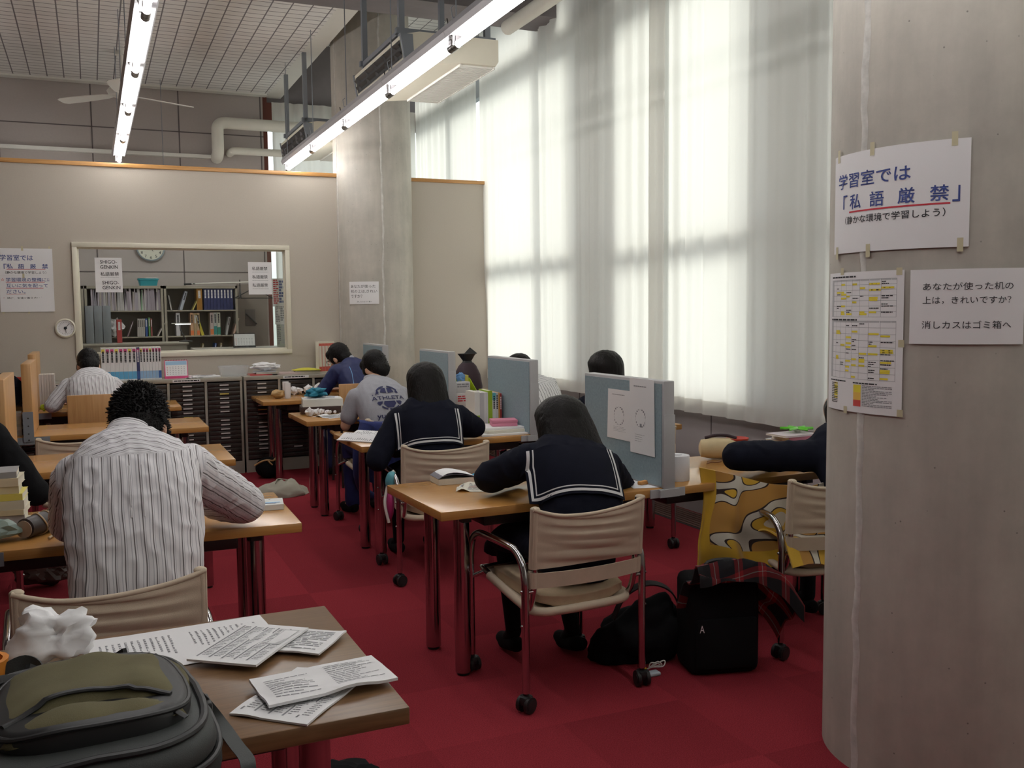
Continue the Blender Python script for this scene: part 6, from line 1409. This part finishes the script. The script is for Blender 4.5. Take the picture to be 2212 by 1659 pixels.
def tartan():
    m,nt,p=nodes_of('tartan'); c=N(nt,'Attribute'); c.attribute_name='uvp'; s=N(nt,'SeparateXYZ'); lnk(nt,c.outputs['Vector'],s.inputs[0]); cur=None
    vals=[]
    for ax in (0,1):
        f=N(nt,'Math',operation='FRACT'); d=N(nt,'Math',operation='DIVIDE'); d.inputs[1].default_value=.11; lnk(nt,s.outputs[ax],d.inputs[0]); lnk(nt,d.outputs[0],f.inputs[0])
        r=N(nt,'ValToRGB'); r.color_ramp.interpolation='CONSTANT'; e=r.color_ramp.elements; e[0].position=0; e[0].color=(.008,.008,.010,1); e[1].position=.5; e[1].color=(.24,.012,.016,1)
        for q,cc in ((.66,(.3,.3,.28)),(.69,(.24,.012,.016)),(.85,(.006,.007,.012))): x=e.new(q); x.color=(*cc,1)
        lnk(nt,f.outputs[0],r.inputs[0]); vals.append(r)
    mx=N(nt,'Mix',data_type='RGBA'); mx.inputs[0].default_value=.5; lnk(nt,vals[0].outputs[0],mx.inputs[6]); lnk(nt,vals[1].outputs[0],mx.inputs[7]); lnk(nt,mx.outputs[2],p.inputs['Base Color']); p.inputs['Roughness'].default_value=.95; return m
K['tartan']=tartan()
def cloth(name,label,cat,fn,nu,nv,th,m,w,h,par=None):
    b=MB(); b.sheet([[fn(i/nu,j/nv) for j in range(nv+1)] for i in range(nu+1)],th); o=b.build(name,K[m],par,70)
    at=o.data.attributes.new('uvp','FLOAT_VECTOR','POINT'); q=[(w*i/nu,h*j/nv,0.) for i in range(nu+1) for j in range(nv+1)]*2; at.data.foreach_set('vector',[c for p in q for c in p])
    if label: tag(o,label,cat)
    return o
def scarf(u,v):
    x=2.14+.46*u; y=3.15+.17*(v-.5)-.07*u; top=.475 if u<.6 else .475-.18*((u-.6)/.4)**1.5
    return (x,y-.05*math.sin(v*3),top-.16*abs(v-.35)**1.5*2.2+.03*noise.noise(V((u*4,v*3,1)))+.018*math.sin(v*17+u*6))
cloth('tartan_scarf','red and black tartan scarf thrown over the tall school bag','scarf',scarf,26,18,.006,'tartan',.5,.42)
t=thing('shoulder_bag','black slouching shoulder bag with a looped strap behind the chair leg','bag',(2.11,3.44,0),R(-10)); bm=bmesh.new(); bmesh.ops.create_icosphere(bm,subdivisions=4,radius=1)
for v in bm.verts: p=v.co.copy(); k_=1+.35*noise.noise(p*1.6)+.08*noise.noise(p*5); v.co=V((p.x*.21*k_*(1-.25*p.z),p.y*.12*k_,max(.002,.12+.135*p.z*k_+.05*p.x)))
b=MB(); b.frombm(bm); b.build('bag_body',K['blackcloth'],t,60); ribbon([(-.15,-.05,.20),(-.10,-.06,.30),(.0,-.06,.34),(.10,-.05,.30),(.16,-.03,.19),(.17,0,.08)],.04,.006,'bag_strap','black',t,V((.1,1,.2)))
b=MB()
for k in range(3): b.tube(smooth_path([(0,0,.02),(.03*k,-.02,.05),(.05,-.01-.01*k,.03),(.02,.02,.012),(-.03,.0,.006)],5),.0025,6)
o=b.build('charm_cord',K['white'],None); o.location=(2.04,3.28,0); tag(o,'white cords with a charm trailing on the carpet by the black bags','cord'); b=MB(); b.rbox(-.05,.03,-.05,-.01,.001,.016,.006); b.build('charm',K[pal((.55,.62,.68))],o); b=MB(); b.tube([(-.06,.0,.006),(-.0,.02,.012)],.004,6); b.build('pencil_charm',K['yel'],o)
# navy jacket over the polo boy's chair
def jk(u,v):
    a=-.30+.60*u; z=.765+.012*math.sin(v/.18*PI); y=-.235-.07*(v/.18)
    if v>.18: y=-.305+(v-.18)*.03; z=.765-.36*(v-.18)/.82*(1+.18*math.sin(u*5))
    q=Matrix.Translation((1.86,6.50,0))@Matrix.Rotation(R(8),4,'Z')@V((a*(1+.06*v),y+.014*math.sin(u*22+v*3)-.012*noise.noise(V((u*5,v*4,1))),z-.03*(1-(2*u-1)**2)))
    return q
cloth('jacket','navy blue jacket hung over the back of the polo boy\'s chair','jacket',jk,34,20,.006,'bluecloth',.6,.5)
b=MB(); q=Matrix.Translation((1.86,6.50,0))@Matrix.Rotation(R(8),4,'Z'); b.tube([q@V(p) for p in smooth_path([(-.26,-.31,.74),(-.32,-.33,.6),(-.33,-.33,.42),(-.29,-.32,.30),(-.24,-.32,.26)],5)],[.05-.001*i for i in range(21)],12); o=b.build('jacket_sleeve',K['bluecloth'],bpy.data.objects['jacket'],60)
# pouch hanging at the bobbed girl's chair
t=thing('hanging_pouch','cyan and white cloth pouch hanging at the side of the bobbed girl\'s chair','pouch',(1.49,5.02,0)); b=MB(); b.ell((-.015,-.0,.56),(.035,.05,.06),T(0,0,0,.3)); b.build('pouch_body',K[pal((.10,.36,.42))],t); b=MB(); b.ell((-.03,0,.43),(.022,.05,.085),T(0,0,0,.2)); b.build('lower_pouch',K[pal((.42,.03,.16))],t); b=MB(); b.tube(smooth_path([(-.045,-.03,.34),(-.062,-.02,.44),(-.045,0,.52),(-.02,0,.60),(.0,0,.62)],5),.008,8); b.build('pouch_strap',K['white'],t)
# yellow blanket
def blanketmat():
    m,nt,p=nodes_of('fleece_pattern'); c=N(nt,'Attribute'); c.attribute_name='uvp'; mp=N(nt,'Mapping'); mp.inputs['Scale'].default_value=(6.2,5.2,1); mp.inputs['Location'].default_value=(.4,.2,0); lnk(nt,c.outputs['Vector'],mp.inputs[0])
    n=N(nt,'TexNoise',Scale=1.,Detail=.4); lnk(nt,mp.outputs[0],n.inputs['Vector'])
    r=N(nt,'ValToRGB'); r.color_ramp.interpolation='CONSTANT'; e=r.color_ramp.elements; e[0].position=0; e[0].color=(.46,.235,.05,1); e[1].position=.45; e[1].color=(.03,.015,.012,1)
    for q,cc in ((.472,(.60,.56,.48)),(.56,(.03,.015,.012)),(.575,(.62,.37,.035)),(.66,(.62,.57,.48))): x=e.new(q); x.color=(*cc,1)
    lnk(nt,n.outputs[0],r.inputs[0]); s=N(nt,'SeparateXYZ'); lnk(nt,c.outputs['Vector'],s.inputs[0])
    g=N(nt,'Math',operation='LESS_THAN'); g.inputs[1].default_value=.055; lnk(nt,s.outputs[0],g.inputs[0]); g2=N(nt,'Math',operation='GREATER_THAN'); g2.inputs[1].default_value=.42; lnk(nt,s.outputs[1],g2.inputs[0]); mx_=N(nt,'Math',operation='MAXIMUM'); lnk(nt,g.outputs[0],mx_.inputs[0]); lnk(nt,g2.outputs[0],mx_.inputs[1])
    mx=N(nt,'Mix',data_type='RGBA'); lnk(nt,mx_.outputs[0],mx.inputs[0]); lnk(nt,r.outputs[0],mx.inputs[6]); mx.inputs[7].default_value=(.60,.36,.03,1); lnk(nt,mx.outputs[2],p.inputs['Base Color']); p.inputs['Roughness'].default_value=1.; p.inputs['Sheen Weight'].default_value=.3; return m
K['fleece']=blanketmat()
def bl(u,v):
    x=2.44+.58*u; y=3.50-.27*min(1,u*1.5)+.03*math.sin(u*26)*(.3+v)+.015*noise.noise(V((u*5,v*4,3))); zt=.79-.07*math.sin(u*2.5); zb=.33+.12*u+.03*math.sin(u*15)
    return (x+.02*math.sin(v*5+u*9),y-.02*v,zt+(zb-zt)*v)
o=cloth('blanket','yellow and brown patterned fleece blanket draped from the chair beside the pillar','blanket',bl,44,24,.006,'fleece',.62,.52)
def bl2(u,v):
    x=2.64+.40*u; y=3.12+.46*v; return (x,y,.505+.018*math.sin(u*11+v*5)+.02*noise.noise(V((u*4,v*4,9)))-(.10*max(0,.12-v)/.12))
o2=cloth('seat_fold',None,None,bl2,24,24,.008,'fleece',.4,.40,o)

o=crumple('brown_bag','dark brown bag on the carpet between the aisle desks',(-.30,5.75,0),.12,6.6,'brownbox',1.4,.4,'bag',(1.2,.8,.9),None,4)
